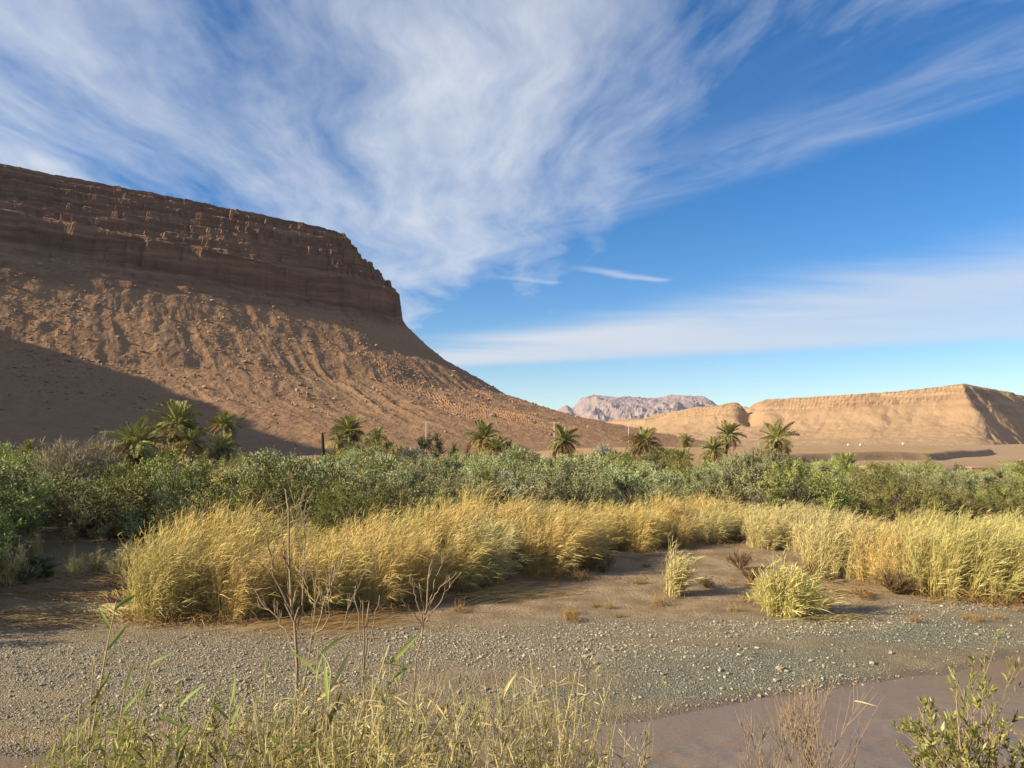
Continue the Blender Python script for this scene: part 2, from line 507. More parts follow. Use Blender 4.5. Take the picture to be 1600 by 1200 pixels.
# ------------------------------------------------------------------ hills
def poly_sdf(X, Y, P):
    """signed distance to a polygon (positive outside) and a coordinate that runs along its outline"""
    P = np.asarray(P, float); n = len(P)
    best = np.full(X.shape, 1e18); tt = np.zeros(X.shape); inside = np.zeros(X.shape, bool)
    run = 0.0
    for i in range(n):
        a, b = P[i], P[(i + 1) % n]
        d = b - a; L = math.hypot(*d)
        u = np.clip(((X - a[0]) * d[0] + (Y - a[1]) * d[1]) / L ** 2, 0, 1)
        qx = X - a[0] - u * d[0]; qy = Y - a[1] - u * d[1]
        r2 = qx * qx + qy * qy
        ang = np.arctan2(qx * d[1] - qy * d[0], qx * d[0] + qy * d[1])
        m_ = r2 < best
        tt = np.where(m_, run + u * L + np.where((u <= 0) | (u >= 1), np.cos(ang) * 90, 0), tt)
        best = np.minimum(best, r2)
        run += L + 180
        c = ((a[1] > Y) != (b[1] > Y)) & (X < (b[0] - a[0]) * (Y - a[1]) / (b[1] - a[1] + 1e-12) + a[0])
        inside ^= c
    d = np.sqrt(best)
    return np.where(inside, -d, d), tt

def strata_profile(top, steps_to, base_s, rnd, lo=3.0, hi=7.5, riser=0.12):
    """ledges: near-vertical risers and sloping treads from `top` down to `steps_to` within base_s metres"""
    z = top; th = []
    while z > steps_to + lo:
        h = min(rnd.uniform(lo, hi), z - steps_to); th.append(h); z -= h
    if z > steps_to: th.append(z - steps_to)
    tot = top - steps_to
    S, Z = [0.0], [top]; s = 0
    for h in th:
        run = base_s * h / tot
        fr = rnd.uniform(0.6, 0.85)                   # part of the drop taken by the riser
        s += run * riser; S.append(s); Z.append(Z[-1] - h * fr)
        s += run * (1 - riser); S.append(s); Z.append(Z[-1] - h * (1 - fr))
    return S, Z

def rock_mat(name, dark, mid, light, talus0, talus1, zc, zw, zscale=0.22, spk=0.35):
    m, t = mat(name)
    g = t.node('ShaderNodeNewGeometry'); pos = g.outputs['Position']
    s = t.node('ShaderNodeSeparateXYZ'); t.put(s.inputs[0], pos)
    wv = t.noise(pos, 0.02, 4, 0.5)
    zz = t.m('MULTIPLY_ADD', wv, 14.0, s.outputs[2])
    band = t.noise(t.vec(t.m('MULTIPLY', s.outputs[0], 0.012), t.m('MULTIPLY', s.outputs[1], 0.012), t.m('MULTIPLY', zz, zscale)), 1.0, 5, 0.65)
    rock = t.ramp(t.ss(band, 0.25, 0.75), [(0.0, dark), (0.5, mid), (1.0, light)])
    sp1 = t.noise(pos, 0.45, 6, 0.7); sp2 = t.noise(pos, 0.045, 5, 0.6)
    tal = t.mix(sp2, talus0, talus1)
    tal = t.mix(t.ss(sp1, 0.42, 0.7, 0.0, spk), tal, light)
    tal = t.mix(t.ss(sp1, 0.5, 0.3, 0.0, spk), tal, dark)
    f = t.ss(t.m('MULTIPLY_ADD', sp2, 12.0, s.outputs[2]), zc, zc + zw)
    nz = t.node('ShaderNodeSeparateXYZ'); t.put(nz.inputs[0], g.outputs['True Normal'])
    flat = t.ss(nz.outputs[2], 0.6, 0.85)
    f = t.m('MULTIPLY', f, t.m('SUBTRACT', 1.0, t.m('MULTIPLY', flat, 0.6)))
    c = t.mix(f, tal, rock)
    fine = t.noise(t.vec(t.m('MULTIPLY', s.outputs[0], 0.05), t.m('MULTIPLY', s.outputs[1], 0.05), t.m('MULTIPLY', zz, zscale * 5.5)), 1.0, 4, 0.6)
    hb = t.m('ADD', t.m('MULTIPLY', sp1, 0.6), t.m('MULTIPLY', t.m('MULTIPLY', fine, f), 1.6))
    out(t, principled(t, c, 0.95, 0.1, bump(t, hb, 0.7, 1.6)))
    return m

rnd = random.Random(3)
# the mesa on the left
E0 = np.array([-348., 523.]); E1 = np.array([-149., 661.])
eu = (E1 - E0) / np.linalg.norm(E1 - E0); ev = np.array([eu[1], -eu[0]])          # along the rim, outwards to the camera
MESA = [(-1100, 250), (-720, 300), (-560, 376), (-168, 648), (-150, 672), (-158, 720), (-215, 860), (-330, 1100), (-1100, 1100)]
S1, Z1 = strata_profile(190, 139, 43, rnd, 3.5, 10.0, 0.10)
S = [-300, -70, -20] + S1 + [45, 49, 53, 62, 92, 144, 200, 250, 308, 360, 440]
Z = [196, 194, 192] + Z1 + [137.5, 114, 110, 102, 77, 46, 28, 17, 6.0, -0.5, -6]
def mesa_z(X, Y, detail=True):
    sd, tt = poly_sdf(X, Y, MESA)
    nz = np.clip((sd + 20) / 60, 0.0, 1)
    w1 = 9 * fbm(X / 55, Y / 55, 3, 61) + 4.0 * fbm(X / 15, Y / 15, 3, 62) + 1.8 * fbm(X / 5, Y / 5, 3, 63)
    buttress = 5 * fbm(tt / 16, sd / 60, 3, 64, ridged=True)
    cl = 1 - sstep(sd, 40, 75)
    s2 = sd + (w1 + buttress * 0.6) * (0.35 + 0.65 * cl) * nz
    lay = np.floor(np.interp(s2, S, Z) / 4.7)
    j1 = tt / 7.0 + 7.3 * _hash(lay, lay * 0, 5); j2 = tt / 2.6 + 5.1 * _hash(lay, lay * 0, 6)
    blk = 4.6 * (_hash(np.floor(j1), lay, 7) - 0.5) + 2.2 * (_hash(np.floor(j2), lay, 8) - 0.5)
    s2 = s2 + blk * cl * sstep(sd, -6, 4) * (0.35 + 0.65 * (lay > 29))
    z = np.interp(s2, S, Z)
    z = z + 0.034 * np.clip(-(X - E1[0]) * eu[0] - (Y - E1[1]) * eu[1], 0, 320) * sstep(z, 150, 190)
    # dip of the beds, gullies and rubble on the talus
    z = z + 0.085 * np.clip(-(X - E1[0]) * eu[0] - (Y - E1[1]) * eu[1], -10, 300) * sstep(z, 15, 108) * (1 - sstep(z, 116, 192))
    tal = sstep(sd, 48, 80) * (1 - sstep(sd, 290, 370))
    mid = sstep(sd, 60, 120) * (1 - sstep(sd, 200, 300))
    gul = fbm(tt / 15 + 0.5 * fbm(X / 40, Y / 40, 2, 66), sd / 260, 3, 67, ridged=True)
    z = z + tal * (0.9 * fbm(X / 14, Y / 14, 3, 68) + 0.6 * fbm(X / 4.2, Y / 4.2, 4, 69, 0.65)) + mid * 1.2 * gul
    z = z + (1 - sstep(sd, 20, 60)) * 0.6 * fbm(X / 3, Y / 3, 2, 70)
    return z
ug = np.concatenate([np.arange(-420, -40, 5), np.arange(-40, 225, 1.4), np.arange(225, 315, 0.75), np.arange(315, 420, 1.6), np.arange(420, 760, 4)])
vg = np.concatenate([np.arange(-420, -140, 7), np.arange(-140, -8, 2.0), np.arange(-8, 66, 0.5), np.arange(66, 300, 1.6), np.arange(300, 450, 4)])
UU, VV = np.meshgrid(ug, vg, indexing='ij')
HX = E0[0] + eu[0] * UU + ev[0] * VV; HY = E0[1] + eu[1] * UU + ev[1] * VV
HZ = mesa_z(HX, HY)
m_mesa = rock_mat('mesa_rock', (0.110, 0.058, 0.038), (0.165, 0.088, 0.055), (0.25, 0.15, 0.092),
                  (0.205, 0.115, 0.062), (0.29, 0.172, 0.094), 104, 14)
me = new_mesh('mesa', np.stack([HX, HY, HZ], -1), grid_faces(len(ug), len(vg))[:, ::-1], [m_mesa])
mesa = tag(obj('mesa', me), 'brown flat-topped mesa with stepped cliffs above a rubble slope', 'hill', kind='structure')

# spur of the plateau outside the frame on the left, whose shadow lies on the lower slope
def spur_z(X, Y):
    crest = np.interp(Y, [-60, 40, 110, 150, 180, 213, 278, 318, 338, 352, 380, 430, 520], [10, 110, 188, 209, 204, 199, 189, 182, 172, 150, 110, 70, 10])
    dx = np.abs(X + 490 + 14 * fbm(Y / 60, X * 0, 3, 83))
    return crest - 0.80 * np.maximum(dx - 6, 0) + (5 * fbm(X / 30, Y / 30, 4, 81)) * sstep(dx, 0, 40) + 2.5 * fbm(X / 9, Y / 9, 2, 82)
xs = np.arange(-780, -230, 5.0); ys = np.arange(-100, 560, 5.0)
AX, AY = np.meshgrid(xs, ys, indexing='ij')
me = new_mesh('plateau_spur', np.stack([AX, AY, spur_z(AX, AY)], -1), grid_faces(len(xs), len(ys)), [m_mesa])
tag(obj('plateau_spur', me), 'rocky spur of the plateau beyond the left edge', 'hill', kind='structure')

# pale ridge on the right with a shaded flank, and a low tableland in the gap
RIDGE = [(285, 1210), (312, 1140), (400, 1110), (590, 1000), (612, 1023), (840, 1262), (880, 1280), (960, 1150), (1080, 1000), (1400, 760), (1900, 1500), (700, 2200), (290, 1700)]
rS, rZ = strata_profile(86, 62, 34, rnd, 4, 9, 0.25)
rS = [-400, -60] + rS + [60, 95, 150, 220, 300]; rZ = [92, 88] + rZ + [46, 28, 13, 5, -4]
def ridge_z(X, Y):
    sd, tt = poly_sdf(X, Y, RIDGE)
    s2 = sd + 12 * fbm(X / 90, Y / 90, 3, 91) + 4 * fbm(X / 22, Y / 22, 3, 92) + 7 * fbm(tt / 40, sd / 120, 3, 93, ridged=True) * sstep(sd, 0, 30) * (1 - sstep((X - 590) * 0.81 - (Y - 1000) * 0.59, -15, 5) * (1 - sstep(X, 860, 930)))
    z = np.interp(s2, rS, rZ)
    d1 = (X - 590) * -0.501 + (Y - 1000) * -0.8656
    d2 = (X - 590) * 0.72 - (Y - 1000) * 0.69
    cor = sstep(X, 470, 560) * (1 - sstep(X, 880, 960))
    za = np.interp(d1 + s2 - sd, rS, rZ)
    zb = 87 - 1.38 * (d2 + 9 * fbm(X / 45, Y / 45, 3, 100) + 4 * fbm(X / 16, Y / 16, 3, 98) + 1.5 * fbm(X / 6, Y / 6, 2, 99))
    kk = np.interp(np.minimum(za, zb), [0, 30, 80], [34, 18, 3])
    hh_ = np.clip(0.5 + 0.5 * (zb - za) / kk, 0, 1)
    zc = zb * (1 - hh_) + za * hh_ - kk * hh_ * (1 - hh_)
    z = z * (1 - cor) + zc * cor
    z = np.maximum(z, -4)
    top = np.interp(X / np.maximum(Y, 1), [0.27, 0.30, 0.38, 0.5, 0.59, 0.66, 0.9], [0.70, 0.78, 0.80, 0.86, 0.95, 0.90, 0.92])
    z = z * top
    # ravine near the left end
    rv = np.exp(-((X - 345 - (Y - 1120) * 0.25 + 5 * fbm(Y / 30, X * 0, 2, 97)) / 13) ** 2)
    z = z - 22 * rv * sstep(z, 20, 55)
    return z + 1.2 * fbm(X / 9, Y / 9, 3, 94) + 4 * sstep(X, 560, 800) * (1 - sstep(Y, 760, 900))
xs = np.concatenate([np.arange(120, 900, 3.8), np.arange(900, 1600, 12.0)]); ys = np.concatenate([np.arange(640, 1000, 5.0), np.arange(1000, 1320, 3.6), np.arange(1320, 2000, 14.0)])
AX, AY = np.meshgrid(xs, ys, indexing='ij')
m_ridge = rock_mat('ridge_rock', (0.22, 0.13, 0.075), (0.31, 0.197, 0.112), (0.41, 0.275, 0.165), (0.30, 0.188, 0.104), (0.385, 0.252, 0.144), 40, 20, 0.16, 0.22)
me = new_mesh('ridge', np.stack([AX, AY, ridge_z(AX, AY)], -1), grid_faces(len(xs), len(ys)), [m_ridge])
tag(obj('ridge', me), 'pale tan ridge on the right with one flank in shade', 'hill', kind='structure')

TAB = [(190, 1520), (250, 1450), (315, 1430), (340, 1450), (360, 1530), (480, 1700), (200, 1800)]
def table_z(X, Y):
    sd, tt = poly_sdf(X, Y, TAB)
    s2 = sd + 8 * fbm(X / 50, Y / 50, 3, 101) + 4 * fbm(X / 15, Y / 15, 3, 102)
    return np.interp(s2, [-80, -20, 0, 8, 18, 40, 48, 90, 170, 260], [52, 50, 46, 37, 34, 28, 19, 11, 3, -6]) + fbm(X / 8, Y / 8, 2, 103)
xs = np.arange(0, 700, 5.0); ys = np.arange(1250, 1900, 6)
AX, AY = np.meshgrid(xs, ys, indexing='ij')
me = new_mesh('tableland', np.stack([AX, AY, table_z(AX, AY)], -1), grid_faces(len(xs), len(ys)), [m_ridge])
tag(obj('tableland', me), 'low rounded tan hill in the gap between mesa and ridge', 'hill', kind='structure')

# eroded bank of a dry wadi on the plain, seen above the right part of the grove
WADI = [(20, 172), (62, 186), (92, 206), (120, 228), (205, 330), (330, 520), (-60, 520), (-60, 200)]
xs = np.arange(-20, 250, 1.2); ys = np.arange(165, 385, 1.2)
AX, AY = np.meshgrid(xs, ys, indexing='ij')
sd, tt = poly_sdf(AX, AY, WADI)
sd = sd + 4.0 * fbm(AX / 45, AY / 45, 2, 121) + 0.5 * fbm(AX / 9, AY / 9, 2, 123)
AZ = ground_z(AX, AY) - 0.5 + (2.9 * sstep(-sd, -1.3, 1.3) + 0.6 * sstep(-sd, 0, 40)) * sstep(AX, -18, 40) * (1 - sstep(AY, 320, 380)) * (1 - sstep(AX, 210, 245)) + 0.15 * fbm(AX / 8, AY / 8, 2, 122)
m_wadi, t = mat('wadi_earth'); gp = t.node('ShaderNodeNewGeometry')
nwd = t.noise(gp.outputs['Position'], 0.35, 6, 0.65)
out(t, principled(t, t.mix(nwd, (0.27, 0.165, 0.085), (0.41, 0.27, 0.15)), 0.95, 0.1, bump(t, nwd, 0.7, 0.3)))
me = new_mesh('wadi_bank', np.stack([AX, AY, AZ], -1), grid_faces(len(xs), len(ys)), [m_wadi], smooth=True)
tag(obj('wadi_bank', me), 'tan earth terrace with a dark eroded edge below the ridge', 'terrain', kind='structure')

# far mountains
FX = np.array([-600, 250, 420, 500, 560, 640, 760, 900, 1050, 1200, 1350, 1500, 1640, 1740, 1830, 1930, 2030, 2150, 2400, 3200])
FZ = np.array([10, 120, 290, 330, 300, 380, 420, 405, 395, 390, 400, 425, 418, 420, 350, 325, 335, 250, 200, 40])
def mount_z(X, Y):
    crest = np.interp(X, FX, FZ)
    dy = Y - (7000 + 200 * fbm(X / 700, X * 0, 2, 111))
    fall = np.where(dy < 0, np.exp(-np.abs(dy / 900) ** 1.15), np.exp(-(dy / 1100) ** 2))
    rid = fbm(X / 420 + 0.6 * fbm(X / 300, Y / 300, 2, 113), Y / 520, 6, 112, 0.55, ridged=True)
    return crest * fall * (1.0 + 0.0 * rid) + (120 * rid + 30 * fbm(X / 60, Y / 60, 4, 114, ridged=True)) * sstep(crest * fall, 20, 260) * (0.35 + 0.65 * sstep(np.abs(dy), 0, 500)) - 20
xs = np.arange(-600, 3200, 16.0); ys = np.concatenate([np.arange(5000, 7200, 17.0), np.arange(7200, 9500, 90)])
AX, AY = np.meshgrid(xs, ys, indexing='ij')
m_mt = rock_mat('mountain_rock', (0.18, 0.13, 0.125), (0.27, 0.20, 0.185), (0.34, 0.26, 0.235), (0.24, 0.175, 0.16), (0.31, 0.235, 0.21), 100, 120, 0.02, 0.2)
me = new_mesh('mountains', np.stack([AX, AY, mount_z(AX, AY)], -1), grid_faces(len(xs), len(ys)), [m_mt])
tag(obj('mountains', me), 'far purple-grey mountain range', 'mountain', kind='structure')

def terrain(X, Y):
    X = np.asarray(X, float); Y = np.asarray(Y, float)
    return np.maximum(np.maximum(ground_z(X, Y), mesa_z(X, Y)), np.where(Y > 640, ridge_z(X, Y), -9))

# ------------------------------------------------------------------ stones
ico_v = []
ph = (1 + 5 ** .5) / 2
for a in (-1, 1):
    for b in (-ph, ph):
        ico_v += [(a, b, 0), (0, a, b), (b, 0, a)]
ico_v = unit(np.array(ico_v, float))
def _hull(vs):
    fs = []
    n = len(vs)
    for i in range(n):
        for j in range(i + 1, n):
            for k in range(j + 1, n):
                nrm = np.cross(vs[j] - vs[i], vs[k] - vs[i])
                d = (vs - vs[i]) @ nrm
                if np.all(d <= 1e-6): fs.append((i, j, k))
                elif np.all(d >= -1e-6): fs.append((i, k, j))
    return np.array(fs)
ico_f = _hull(ico_v)
def rocks(P, size, flat=(0.55, 0.85), sink=0.3, rg=np.random.default_rng(5)):
    N = len(P)
    r = rg.uniform(0.72, 1.25, (N, 12))
    V = ico_v[None] * r[:, :, None]
    V = V * np.stack([rg.uniform(0.8, 1.35, N), rg.uniform(0.7, 1.0, N), rg.uniform(*flat, N)], -1)[:, None]
    a = rg.uniform(0, 6.28, N); c, s = np.cos(a)[:, None], np.sin(a)[:, None]
    x = V[..., 0] * c - V[..., 1] * s; y = V[..., 0] * s + V[..., 1] * c
    V = np.stack([x, y, V[..., 2] + (1 - sink) * 0.6], -1) * size[:, None, None] + P[:, None]
    F = (np.arange(N)[:, None, None] * 12 + ico_f[None]).reshape(-1, 3)
    return V.reshape(-1, 3), F, np.repeat(rg.random(N), 12)

def stone_mat(name, cols):
    m, t = mat(name)
    oi = t.node('ShaderNodeObjectInfo')
    f = t.m('FRACT', t.m('ADD', attr(t, 'tint'), oi.outputs['Random']))
    g = t.node('ShaderNodeNewGeometry')
    n = t.noise(g.outputs['Position'], 30, 4, 0.6)
    c = t.ramp(f, cols)
    c = t.mix(t.m('MULTIPLY', n, 0.4), c, (0.2, 0.16, 0.12))
    out(t, principled(t, c, 0.85, 0.25, bump(t, n, 0.3, 0.01)))
    return m
m_stone = stone_mat('river_stone', [(0.0, (0.24, 0.195, 0.138)), (0.3, (0.38, 0.318, 0.225)), (0.55, (0.30, 0.265, 0.195)), (0.85, (0.43, 0.37, 0.275)), (1.0, (0.54, 0.47, 0.36))])
m_gstone = stone_mat('green_grey_stone', [(0.0, (0.16, 0.16, 0.12)), (0.5, (0.25, 0.245, 0.185)), (0.85, (0.35, 0.335, 0.26)), (1.0, (0.5, 0.47, 0.4))])
m_scree = stone_mat('scree_stone', [(0.0, (0.24, 0.14, 0.085)), (0.5, (0.29, 0.175, 0.105)), (1.0, (0.37, 0.24, 0.15))])

rg = np.random.default_rng(11)
def gravel_density(X, Y):
    s = Y - shore(X)
    d = sstep(s, -0.25, 0.15) * (1 - sstep(Y - 0.2 * np.maximum(X, 0) + 1.5 * fbm(X * 0.25, Y * 0.5, 4, 41), 23.6, 26.2))
    pat = sstep(fbm(X * 0.16, Y * 0.85, 4, 42), -0.3, 0.25)
    return d * (0.10 + 0.90 * pat), s
def green_zone(X, Y, s):
    return np.exp(-((X - 6.5 - (Y - 20) * 1.1) / 6.0) ** 2) * sstep(s, 0.1, 0.9) * (1 - sstep(s, 3.2, 4.6))
N = 150000
PX = rg.uniform(-20, 26, N); PY = rg.uniform(14.5, 31, N)
keep = np.abs(PX) < PY * 0.72
dn, s = gravel_density(PX, PY)
keep &= rg.random(N) < dn * 0.60
PX, PY, s = PX[keep], PY[keep], s[keep]
gz = green_zone(PX, PY, s)
sz = np.clip(rg.lognormal(math.log(0.017), 0.45, len(PX)), 0.010, 0.07)
isg = rg.random(len(PX)) < gz * 0.92
sz[isg] *= 0.72
PZ = ground_z(PX, PY)
for nm, sel, mt, lab in (('gravel', ~isg, m_stone, 'grey and buff river gravel'), ('green_gravel', isg, m_gstone, 'fine green-grey river gravel')):
    v, f, tn = rocks(np.stack([PX, PY, PZ], -1)[sel], sz[sel])
    tag(obj(nm, new_mesh(nm, v, f, [mt], tn)), lab, 'gravel', kind='stuff')
# larger cobbles, one by one
cob = []
for i in range(6):
    v, f, tn = rocks(np.zeros((1, 3)), np.ones(1), (0.5, 0.8), 0.35, np.random.default_rng(100 + i))
    cob.append(new_mesh('cobble', v, f, [m_stone], tn, smooth=False))
cnt = 0
while cnt < 230:
    x = rg.uniform(-15, 20); y = rg.uniform(16, 27)
    if abs(x) > y * 0.66: continue
    dn, s = gravel_density(np.array([x]), np.array([y]))
    if rg.random() > dn[0] * 1.2: continue
    if s[0] < -0.2: continue
    o = obj('cobble', cob[cnt % 6], None, (x, y, float(ground_z(np.array([x]), np.array([y]))[0]) - 0.004))
    k = float(np.clip(rg.lognormal(math.log(0.042), 0.3), 0.03, 0.09))
    o.scale = (k, k, k); o.rotation_euler = (0, 0, rg.uniform(0, 6.28))
    tag(o, 'pale rounded cobble lying on the gravel bar', 'stone', 'cobbles on the gravel bar')
    cnt += 1
# named pale stones near the water line
for px, py, k, lab in ((1218, 1046, 0.12, 'largest pale stone at the edge of the green-grey gravel'), (1155, 1024, 0.085, 'pale stone alone on the green-grey gravel'),
                       (1392, 1021, 0.085, 'white stone on the right part of the green-grey gravel'), (1362, 1037, 0.09, 'white stone just above the right water line'),
                       (914, 1027, 0.085, 'pale cobble standing alone where buff and green-grey gravel meet')):
    x, y, z = on_ground(px, py)
    o = obj('stone', cob[int(px) % 6], None, (x, y, z - 0.01)); o.scale = (k, k, k * 0.9); o.rotation_euler = (0, 0, px)
    tag(o, lab, 'stone')
# rubble on the talus of the mesa
N = 48000
u_ = rg.uniform(-60, 560, N); v_ = rg.uniform(-30, 330, N)
bx = E0[0] + eu[0] * u_ + ev[0] * v_; by = E0[1] + eu[1] * u_ + ev[1] * v_
sd, tt = poly_sdf(bx, by, MESA)
dens_ = sstep(sd, 44, 75) * (1 - sstep(sd, 150, 260)) * (0.25 + 0.75 * sstep(fbm(tt / 17, sd / 90, 3, 67), -0.2, 0.35)) + 0.05 * sstep(sd, 50, 60) * (1 - sstep(sd, 300, 340))
k = (rg.random(N) < dens_ * 0.6) & (np.abs(bx) < 0.72 * by)
bx, by = bx[k], by[k]
szb = np.clip(rg.lognormal(math.log(0.42), 0.5, len(bx)), 0.2, 1.9)
v, f, tn = rocks(np.stack([bx, by, mesa_z(bx, by)], -1), szb, (0.5, 0.9))
tag(obj('scree', new_mesh('scree', v, f, [m_scree], tn), mesa), kind='stuff')

#PLANTS
# ------------------------------------------------------------------ plants: builders
def stems_mb(n, h, r, spread, rng, rad=0.05):
    """several leaning stems from one foot"""
    mb = MB()
    a = rng.uniform(0, 6.28, n); k = rng.uniform(0.3, 1, n) * spread
    top = np.stack([np.cos(a) * k, np.sin(a) * k, h * rng.uniform(0.7, 1, n)], -1)
    tt = np.linspace(0, 1, 6)[None, :, None]
    P = top[:, None] * np.concatenate([tt ** 1.4, tt ** 1.4, tt], -1)
    P = P + rng.normal(0, 0.03 * h, P.shape) * tt * np.array([1, 1, 0.2])
    P[:, 0, :2] = rng.normal(0, r, (n, 2)); P[:, 0, 2] = -0.15
    mb.tubes(P, rad * (1 - 0.75 * np.linspace(0, 1, 6))[None] * rng.uniform(0.7, 1.2, (n, 1)), 5)
    return mb

def crown_mb(seed, rx, h, lobes=40, shoots=15, leaves=25, leaf=(0.115, 0.022), up=0.75, bottom=0.07):
    """foliage: lobes spread through a dome, each of leafy shoots that point up and out"""
    rng = np.random.default_rng(seed); np.random.seed(seed)
    mb = MB()
    L = lobes
    d = rng.normal(size=(L, 3)); d[:, 2] = np.abs(d[:, 2]) * 1.0 - 0.42; d = unit(d)
    rr = rng.uniform(0.35, 1.0, (L, 1)) ** 0.4
    c = d * rr * np.array([rx, rx, h * 0.5]) * rng.uniform(0.8, 1.1, (L, 1)) + np.array([0, 0, h * 0.46])
    nl_ = int(L * 0.34)                                        # low lobes that hide the foot
    la = rng.uniform(0, 6.28, nl_); lq = rng.uniform(0.62, 1.0, nl_) * rx
    c[:nl_] = np.stack([np.cos(la) * lq, np.sin(la) * lq, h * rng.uniform(bottom, 0.30, nl_)], -1)
    d[:nl_] = unit(np.stack([np.cos(la), np.sin(la), 0 * la + 0.1], -1))
    lr = rng.uniform(0.13, 0.24, L) * rx
    lt = rng.uniform(0.0, 0.6, L)
    n = L * shoots
    li = np.repeat(np.arange(L), shoots)
    sd = unit(rng.normal(size=(n, 3)) + d[li] * 0.9 + np.array([0, 0, up]))
    base = c[li] + rng.normal(size=(n, 3)) * lr[li][:, None] * 0.22
    slen = lr[li] * rng.uniform(0.9, 2.0, n)
    m = n * leaves
    si = np.repeat(np.arange(n), leaves)
    tpos = rng.uniform(0.0, 1, m)
    C = base[si] + sd[si] * (slen[si] * tpos)[:, None] + rng.normal(size=(m, 3)) * 0.045
    D = unit(sd[si] * 1.3 + rng.normal(size=(m, 3)) * 0.6)
    S_ = unit(np.cross(D, rng.normal(size=(m, 3))))
    ll = leaf[0] * rng.uniform(0.6, 1.3, m)
    mb.cards(C, D, S_, ll, leaf[1] * rng.uniform(0.7, 1.3, m), np.clip(lt[li][si] + rng.uniform(0, 0.4, m), 0, 1))
    # twigs inside
    P = np.stack([c * 0.0 + np.array([0, 0, 0.15 * h]), c * np.array([0.6, 0.6, 0.75]), c], 1)
    return mb, P

class Species:
    def __init__(self, name, leafmat, seeds, rx, h, **kw):
        self.var = []
        for s in seeds:
            rng = np.random.default_rng(s)
            mb, P = crown_mb(s, rx * rng.uniform(0.9, 1.1), h * rng.uniform(0.9, 1.1), **kw)
            cm = mb.mesh(name + '_crown', [M[leafmat]])
            tb = stems_mb(7, h * 0.62, 0.10, rx * 0.6, rng, 0.055)
            tb.tubes(P, np.array([[0.035, 0.022, 0.008]]) * np.ones((len(P), 1)), 4)
            tm = tb.mesh(name + '_trunk', [M['bark']], True)
            self.var.append((cm, tm))

    def place(self, i, name, label, cat, x, y, z, s, rz, group=None, sz=1.0):
        cm, tm = self.var[i % len(self.var)]
        r = thing(name, label, cat, (x, y, z), group, rz, (s, s, s * sz))
        obj('trunk', tm, r); obj('crown', cm, r)
        return r

def gz1(x, y):
    return float(ground_z(np.array([x]), np.array([y]))[0])
def tz1(x, y):
    return float(terrain(np.array([x]), np.array([y]))[0])

# ---- grove
grove = Species('bush', 'grove', (201, 202, 203, 204), 2.35, 3.1)
olive = Species('olive_bush', 'olive', (211, 212, 213, 214), 2.3, 3.0, up=1.6)
ferny = Species('grey_bush', 'sage', (241, 242), 2.0, 2.8, up=1.4, leaf=(0.11, 0.02))
lime = Species('tamarisk', 'lime', (221, 222), 2.2, 3.2, lobes=46, leaf=(0.10, 0.020), leaves=24, up=0.9)
dark = Species('dark_bush', 'dark', (231, 232), 2.2, 3.0)

def grove_front(X):
    return np.interp(X, [-60, -14, -12, 0, 8, 13, 20, 60], [42.5, 42.5, 40, 45, 50, 54, 49, 50])
rg = np.random.default_rng(77)
y = 42.5; nb = 0
while y < 118:
    dx = 4.1 + 0.018 * (y - 44)
    x = -0.70 * y - 3
    while x < 0.70 * y + 3:
        jx = x + rg.uniform(-1.3, 1.3); jy = y + rg.uniform(-1.5, 1.5)
        x += dx
        lim = 112 - 0.42 * max(jx, -20) * (jx > 0)
        if jy < grove_front(jx) or jy > lim: continue
        px = 800 + 1202 * jx / jy
        if rg.random() < 0.13: continue
        if 300 < px < 420 and 56 < jy < 66: continue
        oliveish = fbm(np.array([jx / 14]), np.array([jy / 14]), 2, 131)[0] + (0.15 if px > 900 else -0.1) > 0
        s = rg.choice([0.62, 0.85, 1.0, 1.15, 1.36]) * rg.uniform(0.92, 1.08) * np.interp(jy, [46, 60, 80, 110], [0.98, 0.92, 0.92, 1.0]) * (0.80 if px > 1250 else 1.0)
        z = gz1(jx, jy) - 0.05
        other = rg.random()
        if other < 0.11:
            sp2, lab2, grp2 = ((lime, 'yellow-green feathery bush scattered through the grove', 'yellow-green bushes of the grove') if other < 0.04 else
                               (ferny, 'greyish sage-coloured bush scattered through the grove', 'greyish bushes of the grove') if other < 0.08 else
                               (dark, 'very dark green bush scattered through the grove', 'darkest bushes of the grove'))
            sp2.place(int(rg.integers(0, 2)), 'bush', lab2, 'bush', jx, jy, z, s * (0.85 if sp2 is dark else 1.1), rg.uniform(0, 6.28), grp2, 0.9)
            nb += 1
            continue
        sp_ = olive if oliveish else grove
        sp_.place(int(rg.integers(0, 4)), 'olive_bush' if oliveish else 'bush',
                  'silvery olive-green bush of the dense grove behind the reeds' if oliveish else 'deep green bush of the dense grove behind the reeds',
                  'bush', jx, jy, z, s * 1.10, rg.uniform(0, 6.28),
                  'silvery bushes of the grove' if oliveish else 'deep green bushes of the grove', 0.95)
        nb += 1
    y += 3.7 + 0.02 * (y - 44)
print('bushes', nb)

def single(sp_, i, px, py_top, Y, label, name='bush', cat='bush', h=3.0, sxy=1.0, rz=None):
    """one named plant: its top at a pixel, standing on the ground Y metres away"""
    x, yy, zt = at(px, py_top, Y)
    z = gz1(x, yy)
    k = (zt - z) / h
    return sp_.place(i, name, label, cat, x, yy, z - 0.04, k * sxy, rz if rz is not None else px * 0.7, None, 1 / sxy)

